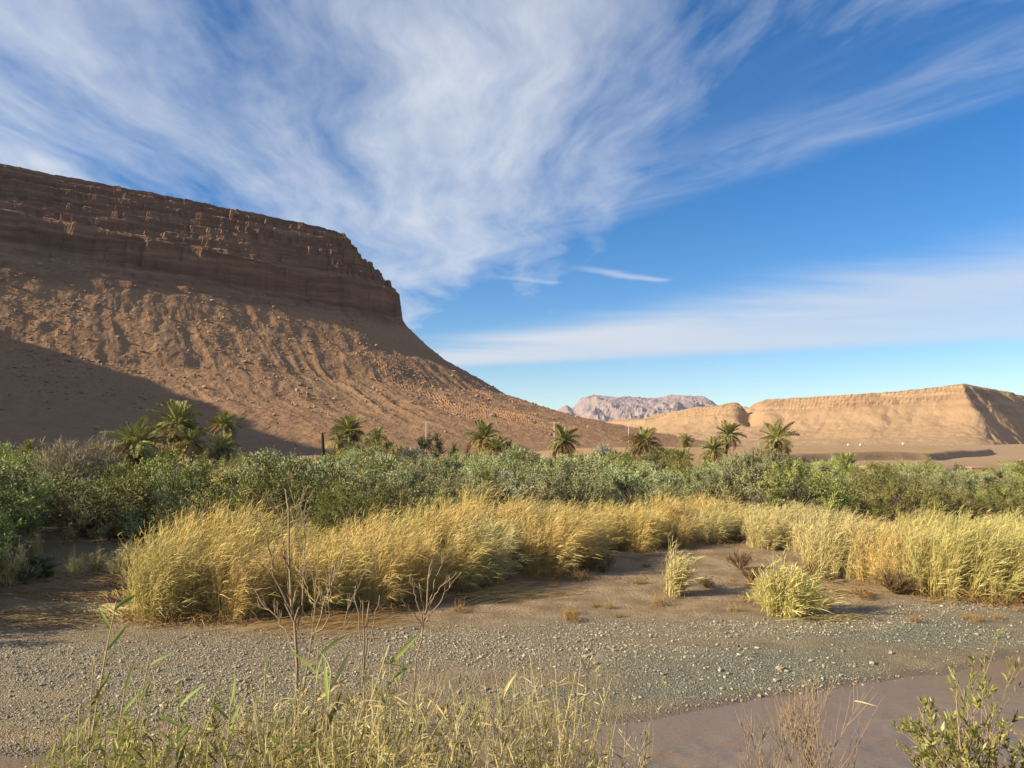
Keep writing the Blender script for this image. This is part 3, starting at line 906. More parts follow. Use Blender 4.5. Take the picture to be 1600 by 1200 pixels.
single(lime, 0, 560, 760, 39, 'yellow-green tamarisk bush right behind the golden reeds', 'tamarisk_bush', sxy=0.85)
single(lime, 1, 515, 800, 35.5, 'low yellow-green bush rising out of the reeds', 'tamarisk_bush', sxy=0.9)
single(lime, 1, 800, 722, 57, 'large pale green tamarisk at the middle of the grove', 'tamarisk_bush', sxy=0.95)
single(lime, 0, 862, 730, 58, 'pale green tamarisk to the right of the largest one', 'tamarisk_bush', sxy=0.95)
single(grove, 1, 600, 682, 88, 'tall bushy green tree behind the grove beside the grey bare shrub', 'tree', 'tree', sxy=1.0)
single(grove, 2, 20, 700, 70, 'bushy green tree at the left edge of the picture', 'tree', 'tree', sxy=1.0)
single(dark, 0, 680, 690, 96, 'small dark tree between the grey bare shrubs', 'tree', 'tree', sxy=0.8)
single(dark, 1, 820, 705, 100, 'dark green bush at the back between two palms', h=3.0)
single(dark, 0, 1255, 722, 100, 'dark green bush below the tall right palm', h=3.0)
single(olive, 1, 1425, 728, 92, 'round dark tree rising over the right grove', 'tree', 'tree')
single(dark, 1, 1490, 730, 92, 'flat dark tree at the back of the right grove', 'tree', 'tree', sxy=1.2)
single(dark, 1, 45, 872, 31, 'low dark green shrub in the shade at the left edge', 'shrub', 'shrub', sxy=1.25)
single(olive, 0, 165, 772, 43.0, 'rounded pale green bush nearest the shaded clearing', sxy=1.0)
single(olive, 2, 245, 778, 43.0, 'rounded bush between the shaded clearing and the golden reeds', sxy=1.0)
single(grove, 0, 330, 772, 38, 'green bush just behind the left end of the golden reeds', sxy=1.0)
# plants just outside the left edge that keep the clearing in shade
for x, yy, k in ((-25.5, 29, 1.35), (-24.5, 32.5, 1.4), (-26, 36, 1.5), (-28.5, 40, 1.5), (-23.5, 26.4, 1.0), (-26.5, 25, 1.5), (-30, 30, 1.7), (-29, 34, 1.7), (-22.8, 22.8, 1.1), (-20.8, 23.0, 1.15), (-21.6, 25.4, 1.25), (-22, 28.2, 1.2), (-31, 25, 2.2), (-33, 29.5, 2.3), (-32, 34, 2.2), (-35, 38, 2.2)):
    grove.place(int(x * -3), 'bush', 'green bush beyond the left edge by the clearing', 'bush', x, yy, gz1(x, yy), k, x, 'bushes beyond the left edge')

# ---- palms
def frond_mesh(seed, mat_, droop, n=24):
    rng = np.random.default_rng(seed); np.random.seed(seed)
    mb = MB()
    tt = np.linspace(0, 1, 9)
    def rach(t): return np.stack([t - 0.10 * t ** 3 * droop * 2, 0 * t, -0.42 * droop * t ** 2.2], -1)
    P = rach(tt)[None]
    mb.tubes(P, (0.017 * (1 - 0.85 * tt))[None], 4, 0.8)
    for sgn in (-1, 1):
        t0 = np.linspace(0.14, 0.99, n)
        B = rach(t0)
        ln = (0.30 * np.sin(np.clip(t0 * 2.6 + 0.35, 0, 3.0)) + 0.05) * rng.uniform(0.85, 1.1, n)
        D = unit(np.stack([0.75 + 0.5 * t0, sgn * (1.0 - 0.4 * t0), 0.38 + 0 * t0], -1) + rng.normal(0, 0.10, (n, 3)))
        mid = B + D * (ln * 0.55)[:, None]
        tip = B + D * ln[:, None] + np.array([0, 0, -1.0]) * (ln * 0.25 * (0.6 + droop))[:, None]
        side = unit(np.cross(D, np.array([0, -sgn * 0.5, 1.0])))
        mb.ribbons(np.stack([B, mid, tip], 1), np.array([[0.013, 0.016, 0.003]]) * np.ones((n, 1)), side, rng.uniform(0.1, 0.9, n))
    return mb.mesh('frond', [M[mat_]])
FR = [frond_mesh(1, 'palm', 0.35), frond_mesh(2, 'palm', 0.7), frond_mesh(3, 'palm', 1.0), frond_mesh(4, 'palm_dry', 1.1), frond_mesh(5, 'palm_dry', 1.3)]

def palm_trunk(h, r, seed):
    rng = np.random.default_rng(seed)
    K, sd_ = max(10, int(h * 7)), 10
    z = np.linspace(-0.2, h, K); bend = rng.normal(0, 0.05, 2) * h
    ang = np.arange(sd_) * 2 * math.pi / sd_
    V = []
    for i in range(K):
        t_ = i / (K - 1)
        rr = r * (1.15 - 0.3 * t_) * (1 + 0.10 * ((i % 2) * 2 - 1)) * (1 + 0.06 * rng.normal(size=sd_))
        V.append(np.stack([np.cos(ang + 0.3 * (i % 2)) * rr + bend[0] * t_ ** 2, np.sin(ang + 0.3 * (i % 2)) * rr + bend[1] * t_ ** 2, np.full(sd_, z[i])], -1))
    V = np.concatenate(V)
    i = np.arange(K - 1)[:, None] * sd_; j = np.arange(sd_)[None]; j2 = (j + 1) % sd_
    F = np.stack([i + j, i + j2, i + sd_ + j2, i + sd_ + j], -1).reshape(-1, 4)
    return new_mesh('palm_trunk', V, F, [M['palm_bark']]), bend

def palm(px, py, width, label, Y=None, nf=34, dry=0.25, low=False, trunk_r=0.2, brown=False, elmin=-45):
    span = 5.4 if not low else 4.4
    Y = Y or min(175, span * FPX / width)
    x, yy, zc = at(px, py, Y)
    z0 = gz1(x, yy)
    L = width / FPX * Y * 0.57
    h = max(zc - z0, 0.5)
    r = thing('palm_tree', label, 'palm', (x, yy, z0), None, (px * 0.37) % 6.28)
    tm, bend = palm_trunk(h, trunk_r, int(px))
    obj('trunk', tm, r)
    rng = np.random.default_rng(int(px * 7 + py))
    for i in range(nf):
        q = (i + 0.5) / nf
        el = R(84 - (84 - elmin) * q ** 0.82) + rng.normal(0, 0.09)
        az = i * 2.39996 + rng.normal(0, 0.3)
        isdry = q > 1 - dry or (brown and rng.random() < 0.55)
        k = 3 + int(rng.integers(0, 2)) if isdry else int(np.clip(q * 3 + rng.uniform(-0.3, 0.3), 0, 2))
        o = obj('frond', FR[k], r, (bend[0], bend[1], h))
        o.rotation_euler = Euler((rng.normal(0, 0.25), -el, az), 'XYZ')
        s = L * rng.uniform(0.75, 1.2) * (1.0 if q > 0.12 else 0.85)
        o.scale = (s, s, s)
    return r
PALMS = [
    (215, 692, 80, 'date palm with a skirt of dry fronds in front of the left palm cluster', dict(nf=46, dry=0.36, Y=68, elmin=-80)),
    (283, 662, 74, 'tallest and bushiest date palm of the left cluster', dict(nf=42, Y=90)),
    (300, 692, 62, 'shorter palm in the shade below the tallest left palm', dict(Y=88, dry=0.4)),
    (255, 678, 54, 'palm crown wedged between the two big left palms', dict(Y=93)),
    (355, 664, 50, 'date palm at the right end of the left cluster', dict(Y=98, dry=0.35)),
    (345, 700, 52, 'low palm at the foot of the right palm of the left cluster', dict(Y=94, low=True)),
    (40, 706, 42, 'palm half hidden behind the bare shrub at the far left', dict(Y=92, low=True)),
    (546, 674, 52, 'bushy date palm above the grove beside the charred post', dict(Y=112, nf=48)),
    (584, 682, 30, 'small palm crown just right of the palm by the charred post', dict(Y=125)),
    (757, 684, 56, 'date palm left of the middle of the picture', dict(Y=110, dry=0.35)),
    (797, 708, 36, 'small low palm between two bigger middle palms', dict(Y=112, low=True)),
    (880, 690, 54, 'round-headed date palm in front of the middle pole', dict(Y=112)),
    (1005, 694, 58, 'yellow-brown date palm below the right pole', dict(Y=114, brown=True, nf=34)),
    (1018, 726, 46, 'low palm below the yellow-brown palm', dict(Y=100, low=True)),
    (1066, 718, 40, 'low wide palm left of the slim tall palm', dict(Y=104, low=True, dry=0.4)),
    (1076, 688, 25, 'small distant palm on the edge of the brown slope', dict(Y=165)),
    (1133, 680, 46, 'slim tall palm with a visible trunk before the pale ridge', dict(Y=128, trunk_r=0.22)),
    (1117, 703, 42, 'shorter palm close to the left of the slim tall palm', dict(Y=122)),
    (1212, 686, 58, 'tall date palm with hanging dry fronds at the foot of the ridge', dict(Y=122, dry=0.35, elmin=-70)),
    (1206, 724, 52, 'low palm under the tall palm at the foot of the ridge', dict(Y=108, low=True)),
    (1276, 738, 36, 'small low palm right of the tall right palm', dict(Y=98, low=True)),
    (1318, 734, 50, 'low spreading palm above the right grove', dict(Y=98, low=True)),
    (1388, 738, 32, 'low palm beside the small mud-brick wall', dict(Y=96, low=True)),
    (1556, 747, 30, 'low palm in the middle of the right grove', dict(Y=84, low=True)),
    (1596, 728, 24, 'small palm at the right edge of the picture', dict(Y=120, low=True)),
    (1152, 768, 52, 'young yellowish palm at the back of the reeds near the gap', dict(Y=56, low=True, nf=26, brown=True)),
    (1045, 712, 34, 'small palm between the yellow-brown palm and the slim tall palm', dict(Y=112, low=True)),
    (1238, 742, 36, 'young palm sunk in the grove right of the tall right palm', dict(Y=84, low=True, nf=26)),
    (690, 735, 36, 'young palm sunk in the grove below the grey shrubs', dict(Y=82, low=True, nf=24)),
    (960, 722, 36, 'young palm sunk in the grove beside the whitish dead tree', dict(Y=96, low=True, nf=26)),
    (530, 690, 36, 'thin palm leaning before the bushy palm by the charred post', dict(Y=108, trunk_r=0.13, nf=22)),
    (770, 700, 40, 'low palm offshoot under the palm left of the middle', dict(Y=106, low=True, dry=0.4)),
    (325, 742, 40, 'young palm sunk in the left grove', dict(Y=72, low=True, nf=24)),
    (605, 728, 38, 'young palm sunk in the middle grove', dict(Y=80, low=True, nf=24)),
]
for px, py, wd, lab, kw in PALMS:
    palm(px, py, wd, lab, **kw)

# ---- bare shrubs
def bare_mesh(seed, rx, h, matn, n1=22, n2=12, n3=8, tw=0.011, up=0.9):
    rng = np.random.default_rng(seed); np.random.seed(seed)
    st = MB(); tw_ = MB()
    a = rng.uniform(0, 6.28, n1); k = np.sqrt(rng.uniform(0.02, 1, n1)) * rx
    top = np.stack([np.cos(a) * k, np.sin(a) * k, h * np.sqrt(np.maximum(1 - (k / rx) ** 2 * 0.75, 0.1)) * rng.uniform(0.75, 1, n1)], -1)
    t = np.linspace(0, 1, 8)
    P = top[:, None] * np.stack([t ** 1.25, t ** 1.25, t], -1)[None] + rng.normal(0, 0.02 * h, (n1, 8, 3)) * t[None, :, None]
    P[:, 0] *= 0; P[:, 0, 2] = -0.1
    st.tubes(P, (0.035 * (1 - 0.85 * t))[None] * rng.uniform(0.7, 1.2, (n1, 1)), 5)
    def sub(P, n, ln, w, mb, jit):
        N, K = P.shape[:2]
        i = np.repeat(np.arange(N), n); tq = rng.uniform(0.3, 1.0, N * n) * (K - 1.01)
        lo = tq.astype(int); fr_ = (tq - lo)[:, None]
        B = P[i, lo] * (1 - fr_) + P[i, lo + 1] * fr_
        D = unit(unit(P[i, -1] - P[i, 0]) * 0.9 + rng.normal(size=B.shape) * jit + np.array([0, 0, up * 0.5]))
        L = ln * rng.uniform(0.4, 1.2, len(B)) * (1.15 - tq / (K - 1) * 0.5)
        tt = np.linspace(0, 1, 3)
        Q = B[:, None] + D[:, None] * (L[:, None] * tt[None])[..., None] + rng.normal(size=(len(B), 3, 3)) * (0.05 * L)[:, None, None] * tt[None, :, None]
        mb.ribbons(Q, w * (1.1 - tt)[None] * np.ones((len(B), 1)), unit(np.cross(D, rng.normal(size=D.shape))))
        return Q
    Q = sub(P, n2, 0.34 * h, tw * 1.2, tw_, 0.55)
    sub(Q, n3, 0.17 * h, tw * 0.8, tw_, 0.6)
    return st.mesh('bare_stems', [M[matn]], True), tw_.mesh('bare_twigs', [M[matn]])
def bare(px, py_top, Y, width, label, seed, matn='twig_grey', name='bare_shrub', cat='shrub', **kw):
    x, yy, zt = at(px, py_top, Y); z = gz1(x, yy)
    st, tw_ = bare_mesh(seed, width / FPX * Y * 0.5 * 0.8, (zt - z) * 0.82, matn, **kw)
    r = thing(name, label, cat, (x, yy, z), None, px)
    obj('stem', st, r); o = obj('twigs', tw_, r); tag(o, kind='stuff')
bare(128, 656, 62, 155, 'large leafless grey-tan shrub left of the palm cluster', 301, 'twig', n1=36, n2=18, n3=12, tw=0.022)
bare(172, 676, 74, 100, 'leafless tan shrub behind the palm with the dry skirt', 309, 'twig', n1=30, n2=18, n3=12, tw=0.022)
bare(645, 688, 88, 70, 'grey leafless shrub behind the middle grove', 302, tw=0.026, n1=34, n2=18)
bare(705, 694, 92, 64, 'grey leafless shrub just left of the middle palm', 303, 'twig_brown', tw=0.018)
bare(940, 684, 104, 42, 'slender whitish dead tree in the middle of the palms', 304, tw=0.03, n1=30, n2=18, name='dead_tree', cat='tree', up=1.3)
bare(450, 697, 100, 60, 'pale grey shrub at the foot of the brown slope', 305, tw=0.028, n1=34, n2=18)
bare(1188, 755, 52, 62, 'grey shrub at the gap between the two reed stands', 306, 'twig', tw=0.014)
bare(560, 722, 84, 40, 'small grey shrub beneath the green tree', 307, tw=0.018)
bare(882, 665, 190, 26, 'dark thorny shrub on the slope behind the round-headed palm', 308, 'twig_brown', tw=0.04)
bare(1155, 852, 34.5, 48, 'reddish-brown dry shrub on the sand before the gap', 311, 'twig_brown', n1=20, n2=12, n3=10, tw=0.007)
bare(1172, 880, 32, 44, 'smaller brown dry shrub on the sand beside the reddish one', 312, 'twig_brown', n1=16, n2=10, n3=8, tw=0.007)
bare(1270, 868, 33, 46, 'rusty dry shrub behind the leaning reed tuft', 313, 'twig_brown', n1=18, n2=12, n3=8, tw=0.007)
bare(1395, 880, 30, 90, 'dull olive-brown shrub at the foot of the right reeds', 314, 'twig_brown', n1=26, n2=16, n3=12, tw=0.007)
bare(945, 858, 34, 60, 'dark brown thicket in the hollow of the long reed stand', 315, 'twig_brown', n1=22, n2=14, n3=10, tw=0.007)
for px_, py_, Y_, w_, sd_, lab_ in ((1105, 895, 31, 40, 321, 'low brown scrub on the sand right of the small reed tuft'), (1300, 890, 32, 60, 322, 'low brown scrub under the pale reeds'),
                                (1345, 915, 29.5, 50, 323, 'brown scrub at the front foot of the fan-shaped reeds'), (885, 880, 35, 60, 324, 'brown scrub under the right part of the long stand'),
                                (720, 915, 29, 60, 325, 'brown scrub under the middle of the long stand'), (1010, 880, 35, 40, 326, 'brown scrub left of the small reed tuft'), (610, 930, 27.2, 60, 327, 'brown scrub at the foot of the long stand behind the forked stem')):
    bare(px_, py_, Y_, w_, lab_, sd_, 'twig_brown', n1=14, n2=9, n3=7, tw=0.009, up=0.4)
bare(30, 800, 36, 90, 'tangle of bare pale branches at the left edge', 316, 'twig', n1=12, n2=8, n3=6, tw=0.008)
bare(100, 835, 40, 40, 'upright bundle of dry stalks in the shaded clearing', 317, 'twig', n1=10, n2=6, n3=4, tw=0.007)
bare(70, 855, 33, 44, 'low bare branches in the shaded clearing', 318, 'twig_grey', n1=12, n2=8, n3=5, tw=0.007)

# ---- reeds
def reed_mesh(seed, matn, n=1300, rx=1.25, ry=1.25, h=3.5, lean=0.62, leaves=7, fall=0.16, culm=0.006, lw=0.0085, ll=0.46, spr=0.58):
    rng = np.random.default_rng(seed); np.random.seed(seed)
    cu, lf = MB(), MB()
    nt = max(8, n // 22)                                     # tufts of culms
    ta = rng.uniform(0, 6.28, nt); tq_ = np.sqrt(rng.random(nt))
    th = rng.uniform(0.72, 1.08, nt); tl = rng.uniform(0.5, 1.5, nt); td = rng.normal(0, 0.22, (nt, 2))
    ti = rng.integers(0, nt, n)
    bx_ = np.cos(ta) * tq_ * rx; by_ = np.sin(ta) * tq_ * ry
    B = np.stack([bx_[ti] + rng.normal(0, 0.085, n), by_[ti] + rng.normal(0, 0.085, n), np.full(n, -0.1)], -1)
    q = tq_[ti]; a = ta[ti] + rng.normal(0, 0.25, n)
    hh = h * th[ti] * rng.uniform(0.55, 1.08, n) * (1 - 0.2 * q ** 2)
    wind = np.array([1.0, 0.12, 0])
    outw = np.stack([np.cos(a), np.sin(a), 0 * a], -1)
    ln = lean * tl[ti] * rng.uniform(0.7, 1.3, n)
    sp_ = spr * q * rng.uniform(0.5, 1.4, n)
    fl = rng.random(n) < fall
    ln = np.where(fl, ln * 2.0, ln); sp_ = np.where(fl, sp_ * 2.6, sp_); hh = np.where(fl, hh * 0.66, hh)
    outw = outw + np.concatenate([td[ti], np.zeros((n, 1))], 1)
    K = 5; t = np.linspace(0, 1, K)
    off = wind * (ln * hh / 3.5)[:, None] + outw * (sp_ * hh / 2)[:, None]
    P = B[:, None] + off[:, None] * (t ** 1.9)[None, :, None]
    P[..., 2] += hh[:, None] * t[None] - (np.linalg.norm(off, axis=1) * 0.22)[:, None] * (t ** 3)[None]
    P += rng.normal(0, 0.02, P.shape) * t[None, :, None]
    tint = rng.random(n)
    sv = unit(np.stack([rng.normal(size=n), rng.normal(size=n) * 0.5, 0 * a], -1))
    cu.ribbons(P, culm * (1.15 - 0.75 * t)[None] * np.ones((n, 1)), sv, tint * 0.8)
    # leaves
    m = n * leaves; i = np.repeat(np.arange(n), leaves)
    tq = rng.uniform(0.06, 1.0, m) ** 0.8 * (K - 1.02)
    lo = tq.astype(int); f_ = (tq - lo)[:, None]
    C = P[i, lo] * (1 - f_) + P[i, lo + 1] * f_
    D = unit(unit(P[i, lo + 1] - P[i, lo]) * 0.9 + wind * 0.22 + rng.normal(size=(m, 3)) * 0.34)
    L = ll * rng.uniform(0.5, 1.25, m)
    tt = np.linspace(0, 1, 3)
    Q = C[:, None] + D[:, None] * (L[:, None] * tt)[..., None]
    Q[..., 2] -= (L * 0.28)[:, None] * (tt ** 2)[None]
    Q += (wind * 0.16)[None, None] * (L[:, None] * tt ** 2)[..., None]
    lf.ribbons(Q, lw * np.array([0.8, 1.0, 0.15])[None] * np.ones((m, 1)), unit(np.cross(D, rng.normal(size=D.shape))), np.clip(tint[i] * 0.6 + rng.uniform(0, 0.4, m), 0, 1))
    return cu.mesh('culms', [M[matn]]), lf.mesh('reed_leaves', [M[matn]])
def tangle_mesh(seed, n=420, r=1.5, h=0.75):
    rng = np.random.default_rng(seed); np.random.seed(seed)
    mb = MB()
    a = rng.uniform(0, 6.28, n); q = np.sqrt(rng.random(n)) * r
    C = np.stack([np.cos(a) * q, np.sin(a) * q, rng.uniform(0, h, n) * (1 - 0.5 * q / r)], -1)
    D = unit(rng.normal(size=(n, 3)) * np.array([1, 1, 0.45]) + np.array([0.3, 0, 0.1]))
    L = rng.uniform(0.3, 1.1, n); t = np.linspace(-0.5, 0.5, 4)
    P = C[:, None] + D[:, None] * (L[:, None] * t)[..., None]
    P[..., 2] = np.maximum(P[..., 2] - (L[:, None] * 0.8 * t[None] ** 2), -0.04)
    mb.ribbons(P, 0.008 * np.ones((n, 4)), unit(np.cross(D, rng.normal(size=D.shape))))
    return mb.mesh('dead_stalks', [M['reed_dead']])
def place_reed(meshes, label, x, yy, k=1.0, rz=0.0, group=None, kz=1.0, name='reed_clump', cat='reeds'):
    r = thing(name, label, cat, (x, yy, gz1(x, yy)), group, rz, (k, k, k * kz))
    tag(obj('culms', meshes[0], r), kind='stuff'); tag(obj('leaves', meshes[1], r), kind='stuff')
    return r
REED = [reed_mesh(400 + i, 'reed', lean=(0.62, 0.9, 0.45, 0.75, 0.55)[i], n=(1300, 900, 1100, 1300, 800)[i], spr=(0.58, 0.8, 0.5, 0.7, 0.9)[i]) for i in range(5)]
TANG = [tangle_mesh(440 + i) for i in range(3)]
PALE = [reed_mesh(410 + i, 'reed_pale', lean=0.45, h=3.0) for i in range(3)]
GREENR = [reed_mesh(420 + i, 'reed_green', lean=0.6, h=3.3) for i in range(3)]
rg = np.random.default_rng(99)
# the long stand: front line follows the foot of the reeds in the picture
foot = [(232, 978), (300, 978), (370, 975), (440, 972), (505, 966), (570, 956), (630, 946), (690, 934), (745, 924), (800, 912), (850, 902), (905, 888), (960, 878), (1015, 866), (1065, 858), (1110, 850), (1145, 845)]
htop = [800, 775, 815, 830, 832, 820, 800, 785, 778, 780, 785, 782, 780, 783, 788, 788, 790]
for i, ((px, py), ht) in enumerate(zip(foot, htop)):
    x, yy, z = on_ground(px, py)
    zt = at(px, ht, yy + 1.5)[2]
    for row in range(3):
        bx_, by_ = x + rg.uniform(-0.4, 0.4) - row * 0.5, yy + 1.4 + row * 2.3 + rg.uniform(-0.4, 0.4)
        k = np.clip((zt - z) / 3.65, 0.70, 1.5) * (1.0 + 0.02 * row) * rg.uniform(0.82, 1.1)
        if row == 2 and i > 11: continue
        if row == 0 and i in (9, 12): continue                     # hollows in the front
        mesh_ = REED[int(rg.integers(0, 5))] if rg.random() < 0.72 else (PALE[int(rg.integers(0, 3))] if i > 6 else GREENR[int(rg.integers(0, 3))])
        r_ = place_reed(mesh_, 'tall golden reed clump of the long wind-bent stand on the bank', bx_, by_, k, rg.uniform(-0.5, 0.5), 'reed clumps of the long stand')
        if row == 0:
            tg = obj('dead_stalks', TANG[i % 3], r_, (0.0, -0.5, 0.0)); tag(tg, kind='stuff')
# right stand
for px, py, ht in ((1215, 862, 790), (1265, 866, 785), (1310, 868, 790)):
    x, yy, z = on_ground(px, py)
    for row in range(2):
        place_reed(PALE[int(rg.integers(0, 3))], 'pale straw reed clump right of the dark gap', x + rg.uniform(-.3, .3), yy + 1.2 + 2.3 * row, (at(px, ht, yy + 1)[2] - z) / 3.0, rg.uniform(-.3, .3), 'pale reeds right of the gap')
x, yy, z = on_ground(1318, 902)
place_reed(PALE[1], 'fan-shaped pale reed clump spreading at the front of the right stand', x, yy + 0.8, 0.98, 0.1)
for px, py, ht in ((1390, 915, 805), (1450, 930, 800), (1500, 938, 800), (1550, 942, 803), (1600, 940, 810), (1655, 938, 812), (1420, 890, 800), (1500, 895, 800), (1580, 895, 803), (1650, 895, 808), (1380, 868, 800), (1450, 866, 800), (1530, 866, 803), (1600, 866, 806)):
    x, yy, z = on_ground(px, py)
    k = np.clip((at(px, ht, yy + 1)[2] - z) / 3.5, 0.7, 1.25) * rg.uniform(0.78, 1.2)
    r_ = place_reed(GREENR[int(rg.integers(0, 3))] if rg.random() < 0.7 else REED[int(rg.integers(0, 5))], 'yellow-green reed clump of the broad stand on the right', x + rg.uniform(-.3, .3), yy + 0.9, k, rg.uniform(-.5, .5), 'reed clumps of the right stand')
    if py > 905: tag(obj('dead_stalks', TANG[px % 3], r_, (0, -0.4, 0)), kind='stuff')
SM = reed_mesh(430, 'reed_pale', n=220, rx=0.26, ry=0.26, h=2.1, lean=0.06, leaves=7, fall=0.05, ll=0.3, spr=0.55)
SG = reed_mesh(431, 'reed_green', n=420, rx=0.42, ry=0.42, h=2.1, lean=0.26, leaves=8, fall=0.2, ll=0.32, spr=0.6)
x, yy, z = on_ground(1048, 928); place_reed(SM, 'small upright reed tuft standing alone on the sand', x, yy, 1.35, 0, kz=0.74)
x, yy, z = on_ground(1228, 962); place_reed(SG, 'leaning bushy reed tuft at the edge of the gravel', x, yy, 1.3, 0, kz=0.82)
x, yy, z = on_ground(1205, 950); place_reed(SG, 'low reed tuft left of the leaning bushy one', x, yy, 0.6, 2.0)
for px, py in ((340, 800), (365, 800), (392, 800)):
    x, yy, z = at(px, 790, 60.0); place_reed(REED[px % 5], 'golden reed patch inside the left grove', x, yy, 1.0, 0.1, 'reed patch inside the left grove')
# dry stalks in the shaded clearing
for px, py, k in ((15, 915, 0.75), (115, 905, 0.5), (150, 900, 0.5), (185, 905, 0.5), (205, 890, 0.55), (60, 870, 0.5)):
    x, yy, z = on_ground(px, py)
    place_reed(SM, 'thin dry reed tuft in the shaded clearing', x, yy, k * 1.2, px, 'dry tufts in the clearing')
TU = reed_mesh(450, 'reed_dead', n=70, rx=0.12, ry=0.12, h=0.5, lean=0.05, leaves=4, fall=0.2, culm=0.004, lw=0.004, ll=0.16, spr=0.5)
for i in range(60):
    px_, py_ = rg.uniform(0, 1600), rg.uniform(890, 975)
    x, yy, z = on_ground(px_, py_)
    place_reed(TU, 'small dry tuft on the bare sand before the reeds', x, yy, rg.uniform(0.5, 1.3), rg.uniform(0, 6), 'small dry tufts on the sand', name='dry_tuft', cat='grass')
# flattened reeds
def fallen(px, py, n, length, az, label, seed, matn='straw', spread=0.5, name='fallen_reeds'):
    rng = np.random.default_rng(seed); np.random.seed(seed)
    x, yy, z = on_ground(px, py)
    mb = MB()
    b = np.stack([rng.normal(0, spread, n), rng.normal(0, spread * 0.5, n), np.zeros(n)], -1)
    aa = az + rng.normal(0, 0.16, n)
    D = np.stack([np.cos(aa), np.sin(aa), np.zeros(n)], -1)
    L = length * rng.uniform(0.5, 1.1, n); t = np.linspace(-0.5, 0.5, 4)
    P = b[:, None] + D[:, None] * (L[:, None] * t)[..., None]
    P[..., 2] = ground_z(P[..., 0] + x, P[..., 1] + yy) - z + rng.uniform(0.01, 0.22, (n, 1)) * (1 - (2 * t[None]) ** 2 * 0.6)
    mb.ribbons(P, 0.008 * np.ones((n, 4)), unit(np.stack([-D[:, 1], D[:, 0], rng.uniform(0.2, 1.5, n)], -1)))
    o = obj(name, mb.mesh(name, [M[matn]]), None, (x, yy, z))
    tag(o, label, 'reeds')
fallen(175, 958, 260, 1.9, -0.5, 'bundle of pale flattened reed stalks beside the stand', 501)
fallen(70, 968, 420, 1.5, 0.05, 'mat of flattened brown reeds along the left bank', 502, 'twig_brown', 1.1)
fallen(110, 930, 300, 2.0, -0.3, 'brown flattened stalks in the shaded clearing', 503, 'twig_brown', 0.9)
fallen(1300, 925, 160, 1.6, -0.6, 'flattened stalks on the sand under the fan-shaped reeds', 504, 'twig_brown', 0.7)
fallen(1290, 967, 160, 1.3, 0.1, 'thin straw debris line at the edge of the gravel', 505, 'straw', 0.6)
fallen(500, 975, 300, 1.8, 0.4, 'broken straw at the foot of the long reed stand', 506, 'reed_dead', 1.6)
fallen(760, 930, 300, 1.8, 0.5, 'broken stalks under the middle of the long reed stand', 507, 'reed_dead', 1.4)

fallen(140, 905, 260, 1.3, 0.2, 'dead brown grass lying at the back of the shaded clearing', 508, 'twig_brown', 1.3)
fallen(60, 900, 260, 1.3, 0.7, 'dead brown grass lying at the left of the shaded clearing', 509, 'twig_brown', 1.3)
fallen(190, 930, 240, 1.2, -0.9, 'dead stalks lying against the left end of the reeds', 510, 'reed_dead', 0.8)
# ------------------------------------------------------------------ poles, post, driftwood, houses, vans
m_pole, t = mat('pole_wood'); gp = t.node('ShaderNodeNewGeometry')
out(t, principled(t, t.mix(t.noise(gp.outputs['Position'], 3, 3), (0.45, 0.38, 0.30), (0.62, 0.54, 0.44)), 0.8))
def pole(px, py_top, Y, label, arm=1.6):
    x, yy, zt = at(px, py_top, Y); z = tz1(x, yy) - 0.4
    r = thing('utility_pole', label, 'pole', (x, yy, z))
    mb = MB(); H = zt - z
    mb.tubes(np.array([[[0, 0, 0], [0, 0, H * 0.5], [0, 0, H]]]), np.array([[0.20, 0.18, 0.15]]), 8)
    obj('shaft', mb.mesh('shaft', [m_pole], True), r)
    mb = MB(); mb.tubes(np.array([[[-arm, 0, H - 0.5], [0, 0, H - 0.48], [arm, 0, H - 0.5]]]), np.full((1, 3), 0.10), 4)
    obj('crossarm', mb.mesh('crossarm', [m_pole]), r)
    for q in (-0.9, 0, 0.9):
        mb = MB(); mb.tubes(np.array([[[q * arm, 0, H - 0.42], [q * arm, 0, H - 0.25], [q * arm, 0, H - 0.1]]]), np.array([[0.07, 0.10, 0.04]]), 6)
        obj('insulator', mb.mesh('insulator', [m_pole], True), r)
pole(666, 658, 320, 'slim utility pole on the brown slope above the bare shrubs')
pole(866, 659, 330, 'utility pole with a crossarm behind the round-headed palm', 2.2)
pole(982, 657, 360, 'utility pole on the slope near the right end of the mesa')

def lumpy(P, Rd, matn, name, sides=8):
    mb = MB(); mb.tubes(np.array([P], float), np.array([Rd], float), sides); return mb.mesh(name, [M[matn]], True)
x, yy, _ = at(506, 705, 105); z = gz1(x, yy); zt = at(503, 676, 105)[2]
tag(obj('charred_post', lumpy([(0, 0, -0.2), (-0.05, 0, (zt - z) * 0.5), (-0.22, 0, (zt - z) * 0.93), (-0.26, 0, zt - z)], [0.26, 0.22, 0.19, 0.05], 'char', 'charred_post'), None, (x, yy, z)),
    'charred leaning palm stump beside the bushy palm', 'stump')
x, yy, _ = on_ground(1352, 1086)
x, yy = ray(1352, 1086)[0] * 18.6, 18.6
tag(obj('driftwood', lumpy([(-0.34, 0.16, 0.05), (-0.25, 0.10, 0.07), (-0.05, 0.0, 0.05), (0.15, -0.10, 0.02), (0.36, -0.16, -0.03)], [0.01, 0.035, 0.03, 0.02, 0.006], 'drift', 'driftwood'), None, (x, yy, WATER_Z)),
    'pale piece of driftwood lying in the shallow river', 'driftwood').scale = (0.62, 0.8, 0.5)

